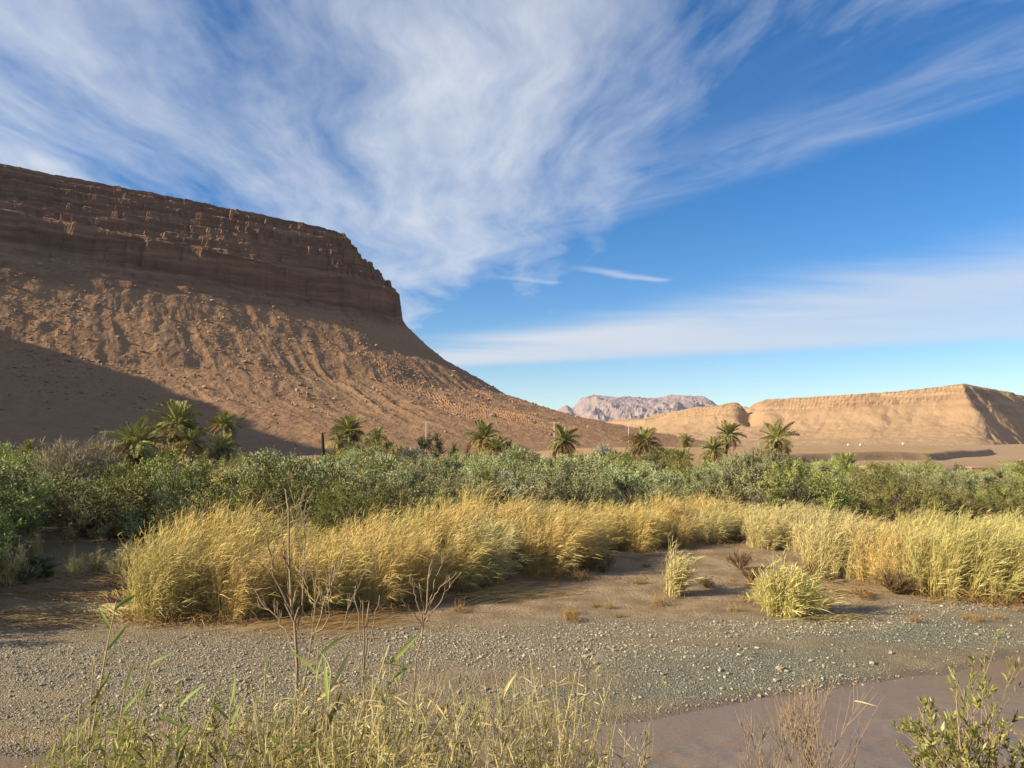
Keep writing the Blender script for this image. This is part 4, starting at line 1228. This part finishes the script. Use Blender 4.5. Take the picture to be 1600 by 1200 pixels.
m_adobe, t = mat('mud_brick'); gp = t.node('ShaderNodeNewGeometry')
na = t.noise(gp.outputs['Position'], 1.5, 5, 0.6)
out(t, principled(t, t.mix(na, (0.30, 0.19, 0.11), (0.44, 0.29, 0.17)), 0.95, 0.1, bump(t, na, 0.5, 0.1)))
m_dark, t = mat('dark_opening'); out(t, principled(t, (0.03, 0.022, 0.018), 0.9))
m_white, t = mat('white_paint'); out(t, principled(t, (0.45, 0.43, 0.39), 0.5, 0.4))
m_glass, t = mat('dark_glass'); out(t, principled(t, (0.03, 0.04, 0.05), 0.1, 0.6))
m_tyre, t = mat('tyre_rubber'); out(t, principled(t, (0.02, 0.02, 0.02), 0.8))
def box_mesh(name, boxes, m_):
    mb = MB()
    for x0, x1, y0, y1, z0, z1 in boxes:
        v = [(x, y, z) for z in (z0, z1) for x, y in ((x0, y0), (x1, y0), (x1, y1), (x0, y1))]
        mb.add(v, [(0, 3, 2, 1), (4, 5, 6, 7), (0, 1, 5, 4), (1, 2, 6, 5), (2, 3, 7, 6), (3, 0, 4, 7)])
    return mb.mesh(name, [m_])
def hut(px, py_top, Y, wpx, label, open_=0.3):
    x, yy, zt = at(px, py_top, Y); z = gz1(x, yy); W = wpx / FPX * Y; H = zt - z
    r = thing('mud_brick_house', label, 'house', (x, yy, z))
    a = W * (0.5 - open_)
    obj('wall', box_mesh('wall', [(-W / 2, -a * 0.2, 0, 0.35, -0.3, H), (W * open_ * 0.8, W / 2, 0, 0.35, -0.3, H), (-a * 0.2, W * open_ * 0.8, 0, 0.35, H * 0.82, H - 0.02), (-W / 2, -W / 2 + 0.35, 0.36, 4, -0.3, H), (W / 2 - 0.35, W / 2, 0.36, 4, -0.3, H), (-W / 2, W / 2, 4.01, 4.3, -0.3, H)], m_adobe), r)
    obj('roof', box_mesh('roof', [(-W / 2 - 0.1, W / 2 + 0.1, -0.1, 4.4, H + 0.004, H + 0.22)], m_adobe), r)
    obj('opening_shade', box_mesh('opening_shade', [(-a * 0.2 + 0.01, W * open_ * 0.8 - 0.01, 0.2, 0.25, 0, H * 0.81)], m_dark), r)  # near-black panel painted as the shade inside the opening
hut(1369, 731, 125, 16, 'small tan mud-brick wall of a hut behind the right grove', 0.15)
hut(1536, 732, 120, 34, 'low mud-brick house with a dark opening behind the right grove', 0.3)

def van(px, py, Y, label, L=3.6):
    x, yy, z = at(px, py, Y); z = tz1(x, yy)
    r = thing('parked_van', label, 'van', (x, yy, z), None, 0.05)
    prof = [(-L / 2, 0.45), (-L / 2, 1.95), (L * 0.28, 2.0), (L * 0.38, 1.25), (L / 2, 1.05), (L / 2, 0.45)]
    n = len(prof); V = [(p[0], s * 0.9, p[1]) for s in (-1, 1) for p in prof]
    me = bpy.data.meshes.new('van_body'); me.from_pydata(V, [], [list(range(n)), list(range(2 * n - 1, n - 1, -1))] + [[i, i + n, (i + 1) % n + n, (i + 1) % n] for i in range(n)]); me.materials.append(m_white)
    obj('body', me, r)
    obj('window', box_mesh('window', [(-L * 0.1, L * 0.22, -0.915, -0.89, 1.3, 1.8)], m_glass), r)
    for wx_ in (-L * 0.32, L * 0.32):
        mb = MB(); mb.tubes(np.array([[[wx_, -0.93, 0.35], [wx_, -0.75, 0.35]]]), np.full((1, 2), 0.35), 12); mb.add([(wx_ + 0.35 * math.cos(a), -0.93, 0.35 + 0.35 * math.sin(a)) for a in np.arange(4) * 1.5708], [(0, 1, 2, 3)])
        obj('wheel', mb.mesh('wheel', [m_tyre]), r)
van(1329, 714, 560, 'white van on the plain left of the other two')
van(1348, 715, 560, 'white van on the plain between the other two')
van(1416, 713, 600, 'white van standing apart on the plain to the right', 5.0)

#FOREGROUND
# ------------------------------------------------------------------ foreground on the near bank
def bank_base(px, Y):
    x = ray(px, 900)[0] * Y
    return x, Y, gz1(x, Y)

def grow(rng, p, d, L, r, lev, maxlev, out_, nb=(3, 5), ang=0.5, upb=0.25, K=7, shrink=0.62):
    t = np.linspace(0, 1, K)
    d = d / np.linalg.norm(d)
    bend = rng.normal(0, 0.10, 3) * L + np.array([0, 0, upb * L * 0.4])
    P = p + d * (L * t)[:, None] + bend * (t ** 2)[:, None] + rng.normal(0, 0.012 * L, (K, 3)) * t[:, None]
    out_.append((lev, P, r * (1 - 0.6 * t)))
    if lev >= maxlev: return
    for i in range(int(rng.integers(*nb))):
        q = rng.uniform(0.3, 0.98); k = int(q * (K - 1))
        nd = (P[min(k + 1, K - 1)] - P[max(k - 1, 0)]); nd = nd / np.linalg.norm(nd)
        side = np.cross(nd, rng.normal(size=3)); side /= np.linalg.norm(side)
        a = ang * rng.uniform(0.6, 1.4)
        grow(rng, P[k], nd * math.cos(a) + side * math.sin(a) + np.array([0, 0, upb]), L * shrink * rng.uniform(0.6, 1.15) * (1.25 - 0.5 * q), max(r * (1 - 0.6 * q) * 0.62, 0.0026), lev + 1, maxlev, out_, nb, ang, upb, K, shrink)

def sapling(px, py_top, Y, label, seed, stems=1, spread=0.25, maxlev=3, nb=(3, 6), ang=0.5, r=0.016, matn='sapling', lean=(0, 0), first=0.55, name='bare_sapling', cat='sapling', upb=0.25, shrink=0.62):
    rng = np.random.default_rng(seed); np.random.seed(seed)
    zt = at(px, py_top, Y)[2]; x, yy, z = bank_base(px, Y)
    H = zt - z
    root = thing(name, label, cat, (x, yy, z - 0.05))
    for s in range(stems):
        segs = []
        a = rng.uniform(0, 6.28); d = np.array([lean[0] + spread * math.cos(a) * (stems > 1), lean[1] + spread * math.sin(a) * (stems > 1), 1.0])
        k = 1.0 if s == 0 else rng.uniform(0.6, 0.95)
        grow(rng, np.zeros(3), d, H * first * k, r * k, 0, maxlev, segs, nb, ang, upb, 7, shrink)
        top = max(q[1][:, 2].max() for q in segs); f = H * k / top
        mb = MB(); mb.tubes(np.array([segs[0][1] * f]), np.array([segs[0][2]]), 6)
        tr = obj('trunk' if stems == 1 else 'stem', mb.mesh('trunk', [M[matn]], True), root)
        # each limb with its own twigs
        lim = []
        for q in segs[1:]:
            if q[0] == 1: lim.append([q])
            else: lim[-1].append(q)
        for g_ in lim:
            mb = MB(); mb.tubes(np.array([q[1] for q in g_]) * f, np.array([q[2] for q in g_]), 5)
            obj('branch', mb.mesh('branch', [M[matn]], True), tr)
    return root
def traced(label, Y, limbs, seed, matn='sapling', twigs=0, tl=0.14, base=None, name='bare_sapling'):
    """a leafless sapling: limbs followed from the picture, set at their distance with depth of their own"""
    rng = np.random.default_rng(seed); np.random.seed(seed)
    x0, y0, z0 = bank_base(base, Y)
    root = thing(name, label, 'sapling', (x0, y0, z0 - 0.05))
    trunk = None
    for li, (r0, r1, pts) in enumerate(limbs):
        dy = 0 if li == 0 else rng.uniform(-0.28, 0.28)
        q = np.linspace(0, 1, len(pts))
        P = np.array([at(px, py, Y + dy * f) for (px, py), f in zip(pts, q)]) - np.array([x0, y0, z0 - 0.05])
        if li == 0: P = np.concatenate([[[0, 0, 0]], P]); q = np.linspace(0, 1, len(P))
        t = np.linspace(0, 1, 12)
        C = np.stack([np.interp(t, q, P[:, k]) for k in range(3)], -1)
        C[1:-1] = 0.25 * C[:-2] + 0.5 * C[1:-1] + 0.25 * C[2:]
        C[1:-1] += rng.normal(0, 0.005, (10, 3))
        mb = MB(); mb.tubes(C[None], 0.56 * (r0 + (r1 - r0) * t)[None], 6)
        segs = []
        for k in range(twigs):
            i = int(rng.integers(4, 12)); d = unit(C[min(i, 11)] - C[i - 2])
            sv = unit(np.cross(d, rng.normal(size=3)))
            grow(rng, C[min(i, 11)], d * 0.85 + sv * 0.5 + np.array([0, 0, 0.2]), tl * rng.uniform(0.5, 1.3), max(r1 * 0.7, 0.0026), 1, 2, segs, (1, 3), 0.5, 0.3, 7, 0.6)
        if segs: mb.tubes(np.array([g_[1] for g_ in segs]), np.array([np.maximum(g_[2], 0.0016) for g_ in segs]), 4)
        o = obj('trunk' if li == 0 else 'branch', mb.mesh('limb', [M[matn]], True), root if li == 0 else trunk)
        if li == 0: trunk = o
traced('tallest bare sapling in front of the golden reeds', 5.2, [
    (0.021, 0.011, [(462, 1103), (464, 1005), (459, 963), (452, 917), (453, 844), (451, 795)]),
    (0.012, 0.004, [(459, 965), (443, 931), (425, 893), (418, 850), (405, 800)]),
    (0.011, 0.004, [(464, 984), (473, 949), (474, 893), (478, 840), (470, 790)]),
    (0.008, 0.003, [(461, 1019), (439, 970), (411, 945)]),
    (0.007, 0.003, [(455, 940), (446, 880), (440, 820), (432, 790)]),
    (0.006, 0.003, [(453, 880), (462, 830), (464, 785)])], 601, twigs=9, base=462)
traced('bare sapling with curved grey branches right of the tallest one', 5.0, [
    (0.013, 0.004, [(470, 1120), (478, 1057), (488, 984), (492, 928), (497, 880)]),
    (0.010, 0.004, [(486, 1000), (500, 965), (509, 928), (534, 882), (543, 845)]),
    (0.009, 0.004, [(488, 990), (513, 975), (516, 935), (522, 890)]),
    (0.008, 0.003, [(484, 1020), (520, 1000), (534, 984), (551, 935), (576, 879)]),
    (0.006, 0.003, [(490, 950), (478, 915), (470, 880)])], 602, twigs=7, base=468)
traced('short bundle of broken bare stems before the reeds', 4.8, [
    (0.011, 0.008, [(568, 1090), (570, 1047), (575, 956)]),
    (0.009, 0.006, [(569, 1070), (565, 1030), (556, 915)]),
    (0.008, 0.004, [(571, 1050), (577, 1005), (593, 930)]),
    (0.009, 0.007, [(570, 1060), (569, 1000), (567, 938)])], 603, twigs=1, tl=0.08, base=566)
traced('pale forked dry stem on the gravel backdrop', 5.0, [
    (0.011, 0.009, [(640, 1110), (649, 1050), (662, 977), (668, 930), (672, 885)]),
    (0.007, 0.004, [(662, 980), (645, 955), (628, 935)]), (0.007, 0.004, [(661, 972), (650, 935), (642, 903)]),
    (0.008, 0.003, [(663, 970), (681, 905), (697, 868)]), (0.008, 0.003, [(664, 972), (686, 942), (720, 894)]),
    (0.007, 0.004, [(664, 965), (682, 925), (701, 902)]), (0.006, 0.004, [(662, 960), (658, 930), (656, 912)])], 604, 'sapling', twigs=3, tl=0.07, base=634)
sapling(1247, 1018, 4.9, 'feathery grey dry sapling in front of the river', 605, stems=4, spread=0.16, maxlev=3, nb=(4, 7), ang=0.45, r=0.007, first=0.55)
sapling(1195, 1066, 5.0, 'small thin dry sapling left of the feathery one', 606, stems=1, maxlev=2, nb=(4, 7), ang=0.4, r=0.005, first=0.7)
sapling(1290, 1080, 5.1, 'wispy dry stem right of the feathery sapling', 607, stems=1, maxlev=2, nb=(4, 7), ang=0.4, r=0.004, first=0.7)
sapling(300, 940, 5.0, 'pale bent dry stalk at the left end of the reeds', 608, stems=2, spread=0.12, maxlev=1, nb=(1, 3), ang=0.6, r=0.006, matn='drift', first=0.75, lean=(-0.08, 0))
sapling(955, 1120, 4.4, 'tangle of curved grey twigs at the bottom middle', 609, stems=5, spread=0.5, maxlev=2, nb=(3, 5), ang=0.6, r=0.004, matn='drift', first=0.6)
sapling(1010, 1165, 4.3, 'low curved grey twigs right of the bottom middle', 610, stems=4, spread=0.6, maxlev=2, nb=(3, 5), ang=0.6, r=0.004, matn='drift', first=0.6)

# green reed shoots: stem with long leaves, each leaf its own piece
def leaf_blade(seed, matn, droop=0.3):
    rng = np.random.default_rng(seed); np.random.seed(seed)
    mb = MB(); t = np.linspace(0, 1, 8)
    P = np.stack([t, 0 * t, 0.15 * t - droop * t ** 2], -1)[None]
    wd = (0.052 * np.sin(np.clip(t * 2.4 + 0.45, 0, 3.1)) + 0.002) * (1 - t ** 4)
    n = len(t); off = np.array([0, 1, 0.25])
    V = np.stack([P[0] - off * wd[:, None] * [1, 1, -1], P[0] - [0, 0, 0.008], P[0] + off * wd[:, None]], 1).reshape(-1, 3)
    F = []
    for i in range(n - 1):
        for j in range(2):
            a = i * 3 + j; F.append((a, a + 1, a + 4, a + 3))
    mb.add(V, F, rng.uniform(0.3, 0.8))
    return mb.mesh('leaf', [M[matn]], True)
BL = [leaf_blade(1, 'fresh', 0.15), leaf_blade(2, 'fresh', 0.4), leaf_blade(3, 'weed', 0.25), leaf_blade(4, 'straw', 0.5)]
def shoot(px_top, py_top, Y, lean, label, nleaf=9, L=0.34, seed=0, green=0.7, r=0.008, low=0.55):
    rng = np.random.default_rng(seed); np.random.seed(seed)
    xt, yy, zt = at(px_top, py_top, Y)
    xb = xt - lean; z = gz1(xb, Y)
    root = thing('reed_shoot', label, 'reed', (xb, Y, z - 0.05))
    t = np.linspace(0, 1, 9); H = zt - z
    P = np.stack([lean * t ** 1.3, 0.03 * np.sin(t * 5), H * t], -1)
    mb = MB(); mb.tubes(P[None], (r * (1 - 0.6 * t))[None], 6, 0.7)
    obj('stem', mb.mesh('stem', [M['straw']], True), root)
    for i in range(nleaf):
        q = low + (1 - low) * (i + 0.6) / nleaf
        q = min(q, 0.985); k = q * 8; a = int(k); pp = P[a] * (1 - k + a) + P[a + 1] * (k - a)
        g_ = rng.random() < green
        o = obj('leaf', BL[int(rng.integers(0, 3))] if g_ else BL[3], root, tuple(pp))
        az = (math.pi if i % 2 else 0) + rng.normal(0, 0.6)
        if rng.random() < 0.55: az = rng.normal(0, 0.5)        # the wind turns most leaves one way
        o.rotation_euler = Euler((rng.choice([-1, 1]) * rng.uniform(0.6, 1.4), -R(rng.uniform(35, 75)), az), 'XYZ')
        s = L * rng.uniform(0.6, 1.15) * (1.0 if q > 0.8 else 0.75)
        o.scale = (s, s, s)
SHOOTS = [(186, 925, 4.6, 0.30, 'tall reed shoot with a leafy green tip at the left', 9, 0.24, 0.85),
          (238, 1008, 4.6, 0.26, 'leaning reed shoot with a small green tip beside the tall left one', 5, 0.16, 0.85),
          (152, 1010, 4.4, 0.05, 'short reed shoot with narrow leaves under the tall left one', 7, 0.18, 0.6),
          (200, 1058, 4.3, 0.16, 'reed shoot with upright leaves low at the left', 8, 0.2, 0.7),
          (283, 1082, 4.2, 0.02, 'dark-leaved reed shoot right of the left weeds', 9, 0.24, 0.9),
          (365, 1072, 4.2, 0.08, 'reed shoot with pointed green leaves left of the tallest sapling', 9, 0.22, 0.8),
          (418, 1020, 4.6, 0.03, 'slender reed shoot with a few blue-green leaves', 5, 0.16, 0.9),
          (500, 985, 4.5, 0.06, 'reed shoot with bushy straw leaves in front of the saplings', 12, 0.24, 0.45),
          (520, 1030, 4.2, 0.10, 'straw and green reed shoot under the curved sapling', 12, 0.22, 0.5),
          (612, 1010, 4.6, 0.10, 'reed shoot with a fan of green leaves on the gravel backdrop', 8, 0.24, 0.9),
          (716, 1078, 4.4, 0.03, 'short reed shoot with one broad green leaf', 4, 0.16, 0.9),
          (735, 1100, 4.3, 0.02, 'short green reed shoot right of the broad-leaved one', 5, 0.16, 0.8),
          (785, 1060, 4.4, 0.0, 'thin dry reed shoot in the bottom middle', 6, 0.16, 0.3),
          (130, 1085, 4.1, 0.02, 'leafy reed shoot at the bottom left', 10, 0.2, 0.6),
          (450, 1090, 4.0, 0.06, 'leafy straw-coloured reed shoot at the bottom', 10, 0.22, 0.5)]
for i, (px, py, Y, ln, lab, nl, L, gr) in enumerate(SHOOTS):
    shoot(px, py, Y, ln, lab, nl, L, 700 + i, gr)

# weeds and dry grass along the bank
def weed_mesh(seed, h, r, ns, nl, leafmat, stemmat, ll=0.10, lw=0.008, lean=0.12, sw=0.0032, curl=0.5):
    rng = np.random.default_rng(seed); np.random.seed(seed)
    st, lf = MB(), MB()
    a = rng.uniform(0, 6.28, ns); q = np.sqrt(rng.random(ns)) * r
    hh = h * rng.uniform(0.5, 1.0, ns); K = 7; t = np.linspace(0, 1, K)
    B = np.stack([np.cos(a) * q, np.sin(a) * q, 0 * a - 0.05], -1)
    off = np.stack([rng.normal(lean, 0.14, ns), rng.normal(0, 0.12, ns), 0 * a], -1) * hh[:, None]
    P = B[:, None] + off[:, None] * (t ** 1.6)[None, :, None]; P[..., 2] += hh[:, None] * t
    P += rng.normal(0, 0.008, P.shape) * t[None, :, None]
    st.ribbons(P, sw * (1.2 - 0.8 * t)[None] * np.ones((ns, 1)), unit(np.stack([rng.normal(size=ns), rng.normal(size=ns) * 0.4, 0 * a], -1)))
    m = ns * nl; i = np.repeat(np.arange(ns), nl)
    tq = rng.uniform(0.15, 1, m) ** 0.7 * (K - 1.02); lo = tq.astype(int); f_ = (tq - lo)[:, None]
    C = P[i, lo] * (1 - f_) + P[i, lo + 1] * f_
    D = unit(rng.normal(size=(m, 3)) * 0.7 + np.array([0.15, 0, 0.75]))
    L = ll * rng.uniform(0.5, 1.3, m); tt = np.linspace(0, 1, 4)
    Q = C[:, None] + D[:, None] * (L[:, None] * tt)[..., None]
    Q[..., 2] -= curl * (L[:, None] * tt ** 2)
    lf.ribbons(Q, lw * np.array([0.5, 1.0, 0.8, 0.1])[None] * rng.uniform(0.6, 1.2, (m, 1)), unit(np.cross(D, rng.normal(size=D.shape))))
    return st.mesh('weed_stems', [M[stemmat]]), lf.mesh('weed_leaves', [M[leafmat]])
WG = [weed_mesh(800 + i, 1.55, 0.26, 48, 34, 'weed', 'straw', 0.065, 0.0045, curl=0.15) for i in range(3)]
WS = [weed_mesh(810 + i, 1.75, 0.22, 50, 20, 'straw', 'straw', 0.10, 0.0036, 0.08, curl=0.15) for i in range(3)]
WD = [weed_mesh(820 + i, 1.6, 0.24, 60, 12, 'straw', 'straw', 0.06, 0.0025, 0.02, 0.0022, curl=0.1) for i in range(2)]
rg = np.random.default_rng(31)
def weeds(kind, spots, label, group, name, cat, h):
    for px, py, Y in spots:
        zt = at(px, py, Y)[2]; x, yy, z = bank_base(px, Y)
        me_ = kind[int(rg.integers(0, len(kind)))]
        k = (zt - z) / h
        r = thing(name, label, cat, (x, yy, z), group, rg.uniform(-0.4, 0.4), (k * 1.0, k * 1.0, k))
        tag(obj('stems', me_[0], r), kind='stuff'); tag(obj('leaves', me_[1], r), kind='stuff')
jit = lambda a, s: a + rg.uniform(-s, s)
weeds(WG, [(jit(px, 12), jit(py, 14), jit(4.0, 0.5)) for px, py in ((85, 1095), (115, 1080), (150, 1075), (185, 1090), (225, 1100), (262, 1105), (300, 1110), (340, 1105), (378, 1100), (415, 1120), (100, 1130), (170, 1130), (240, 1135), (310, 1140), (380, 1140), (450, 1130), (520, 1120), (560, 1130))],
      'leafy yellow-green weed on the near bank at the bottom left', 'weeds at the bottom left', 'weed', 'weed', 1.5)
weeds(WS, [(jit(px, 10), jit(py, 14), jit(4.3, 0.4)) for px, py in ((455, 1060), (480, 1040), (505, 1020), (530, 1030), (560, 1050), (585, 1060), (610, 1085), (650, 1100), (690, 1110), (430, 1090), (545, 1080), (500, 1090), (630, 1130), (470, 1110))],
      'straw-coloured grass tuft on the near bank below the saplings', 'straw tufts below the saplings', 'grass_tuft', 'grass', 1.65)
weeds(WD, [(jit(px, 10), jit(py, 12), jit(4.4, 0.4)) for px, py in ((770, 1090), (800, 1060), (828, 1010), (842, 1040), (870, 1050), (900, 1080), (925, 1110), (815, 1100), (860, 1100), (780, 1130), (740, 1130), (700, 1140), (890, 1130), (940, 1150))],
      'thin pale dry grass tuft at the bottom middle before the river', 'dry grass at the bottom middle', 'grass_tuft', 'grass', 1.5)
weeds(WG, [(jit(px, 10), jit(py, 8), 3.9) for px, py in ((600, 1150), (680, 1160), (760, 1165), (830, 1160), (900, 1170))],
      'low leafy weed at the bottom edge in the middle', 'weeds at the bottom middle', 'weed', 'weed', 1.5)

# oleander-like shrub at the right
def oleander(px, py_top, Y, label, seed, H0=None, nst=9, spread=0.5, each=300, rest=500):
    rng = np.random.default_rng(seed); np.random.seed(seed)
    zt = at(px, py_top, Y)[2]; x, yy, z = bank_base(px, Y); H = zt - z
    root = thing('leafy_shrub', label, 'shrub', (x, yy, z - 0.05))
    ends = []; allseg = []
    for s in range(nst):
        segs = []
        a = 6.28 * s / nst + rng.normal(0, 0.3); d = np.array([spread * math.cos(a), spread * math.sin(a), 1.0])
        grow(rng, np.array([0.05 * math.cos(a), 0.05 * math.sin(a), 0]), d, H * 0.62 * rng.uniform(0.6, 1), 0.010, 0, 2, segs, (4, 7), 0.55, 0.15, 7, 0.5)
        allseg.append(segs)
    f = H / max(q[1][:, 2].max() for g_ in allseg for q in g_)
    for segs in allseg:
        mb = MB(); mb.tubes(np.array([q[1] for q in segs]) * f, np.array([q[2] for q in segs]), 5)
        obj('stem', mb.mesh('stem', [M['sapling']], True), root)
        ends += [q[1] * f for q in segs if q[0] >= 1]
    lm = MB(); t = np.array([0, 0.4, 0.75, 1.0])
    lm.ribbons(np.stack([t, 0 * t, 0.06 * t - 0.18 * t ** 2], -1)[None], np.array([[0.02, 0.13, 0.10, 0.01]]), np.array([[0, 1.0, 0]]), 0.5)
    lms = [lm]
    leaf_me = []
    for k in range(4):
        l2 = MB(); l2.ribbons(np.stack([t, 0 * t, 0.06 * t - (0.05 + 0.1 * k) * t ** 2], -1)[None], np.array([[0.02, 0.12, 0.10, 0.01]]), np.array([[0, 1.0, 0]]), 0.1 + 0.27 * k)
        leaf_me.append(l2.mesh('leaf', [M['oleander']], True))
    n = each + rest
    C = []; D = []
    for i in range(n):
        P = ends[int(rng.integers(0, len(ends)))]
        q = rng.uniform(0.45, 1.0) ** 0.5 * 5.99; a = int(q)
        C.append(P[a] * (1 - q + a) + P[a + 1] * (q - a))
        ax = P[a + 1] - P[a]; ax = ax / np.linalg.norm(ax)
        D.append(unit(ax * 0.8 + rng.normal(size=3) * 0.6 + np.array([0, 0, 0.25])))
    C = np.array(C); D = np.array(D); L = rng.uniform(0.030, 0.068, n)
    for i in range(each):
        o = obj('leaf', leaf_me[int(rng.integers(0, 4))], root, tuple(C[i]))
        o.rotation_euler = Vector(D[i]).to_track_quat('X', 'Z').to_euler(); o.scale = (L[i],) * 3
    mb = MB(); mb.cards(C[each:], D[each:], unit(np.cross(D[each:], rng.normal(size=(rest, 3)))), L[each:], L[each:] * 0.13, rng.random(rest))
    tag(obj('small_leaves', mb.mesh('small_leaves', [M['oleander']]), root), kind='stuff')
oleander(1600, 995, 4.6, 'leafy green shrub with pale stems at the bottom right corner', 901, nst=24, spread=0.42, rest=9500)
oleander(1475, 1125, 4.2, 'low leafy sprig left of the big shrub at the bottom right', 902, nst=5, spread=0.08, each=120, rest=160)

# ------------------------------------------------------------------ air
m_haze = bpy.data.materials.new('haze')
m_haze.use_nodes = True
t = NT(m_haze.node_tree)
pv = t.node('ShaderNodeVolumePrincipled')
pv.inputs['Color'].default_value = (0.72, 0.80, 1.0, 1)
pv.inputs['Density'].default_value = 3.2e-5
pv.inputs['Anisotropy'].default_value = 0.2
o_ = t.node('ShaderNodeOutputMaterial')
t.put(o_.inputs['Volume'], pv.outputs[0])
tag(obj('haze', box_mesh('haze', [(-10500, 10500, -400, 10600, -60, 640)], m_haze)), 'thin bluish air over the valley', 'haze', kind='stuff')
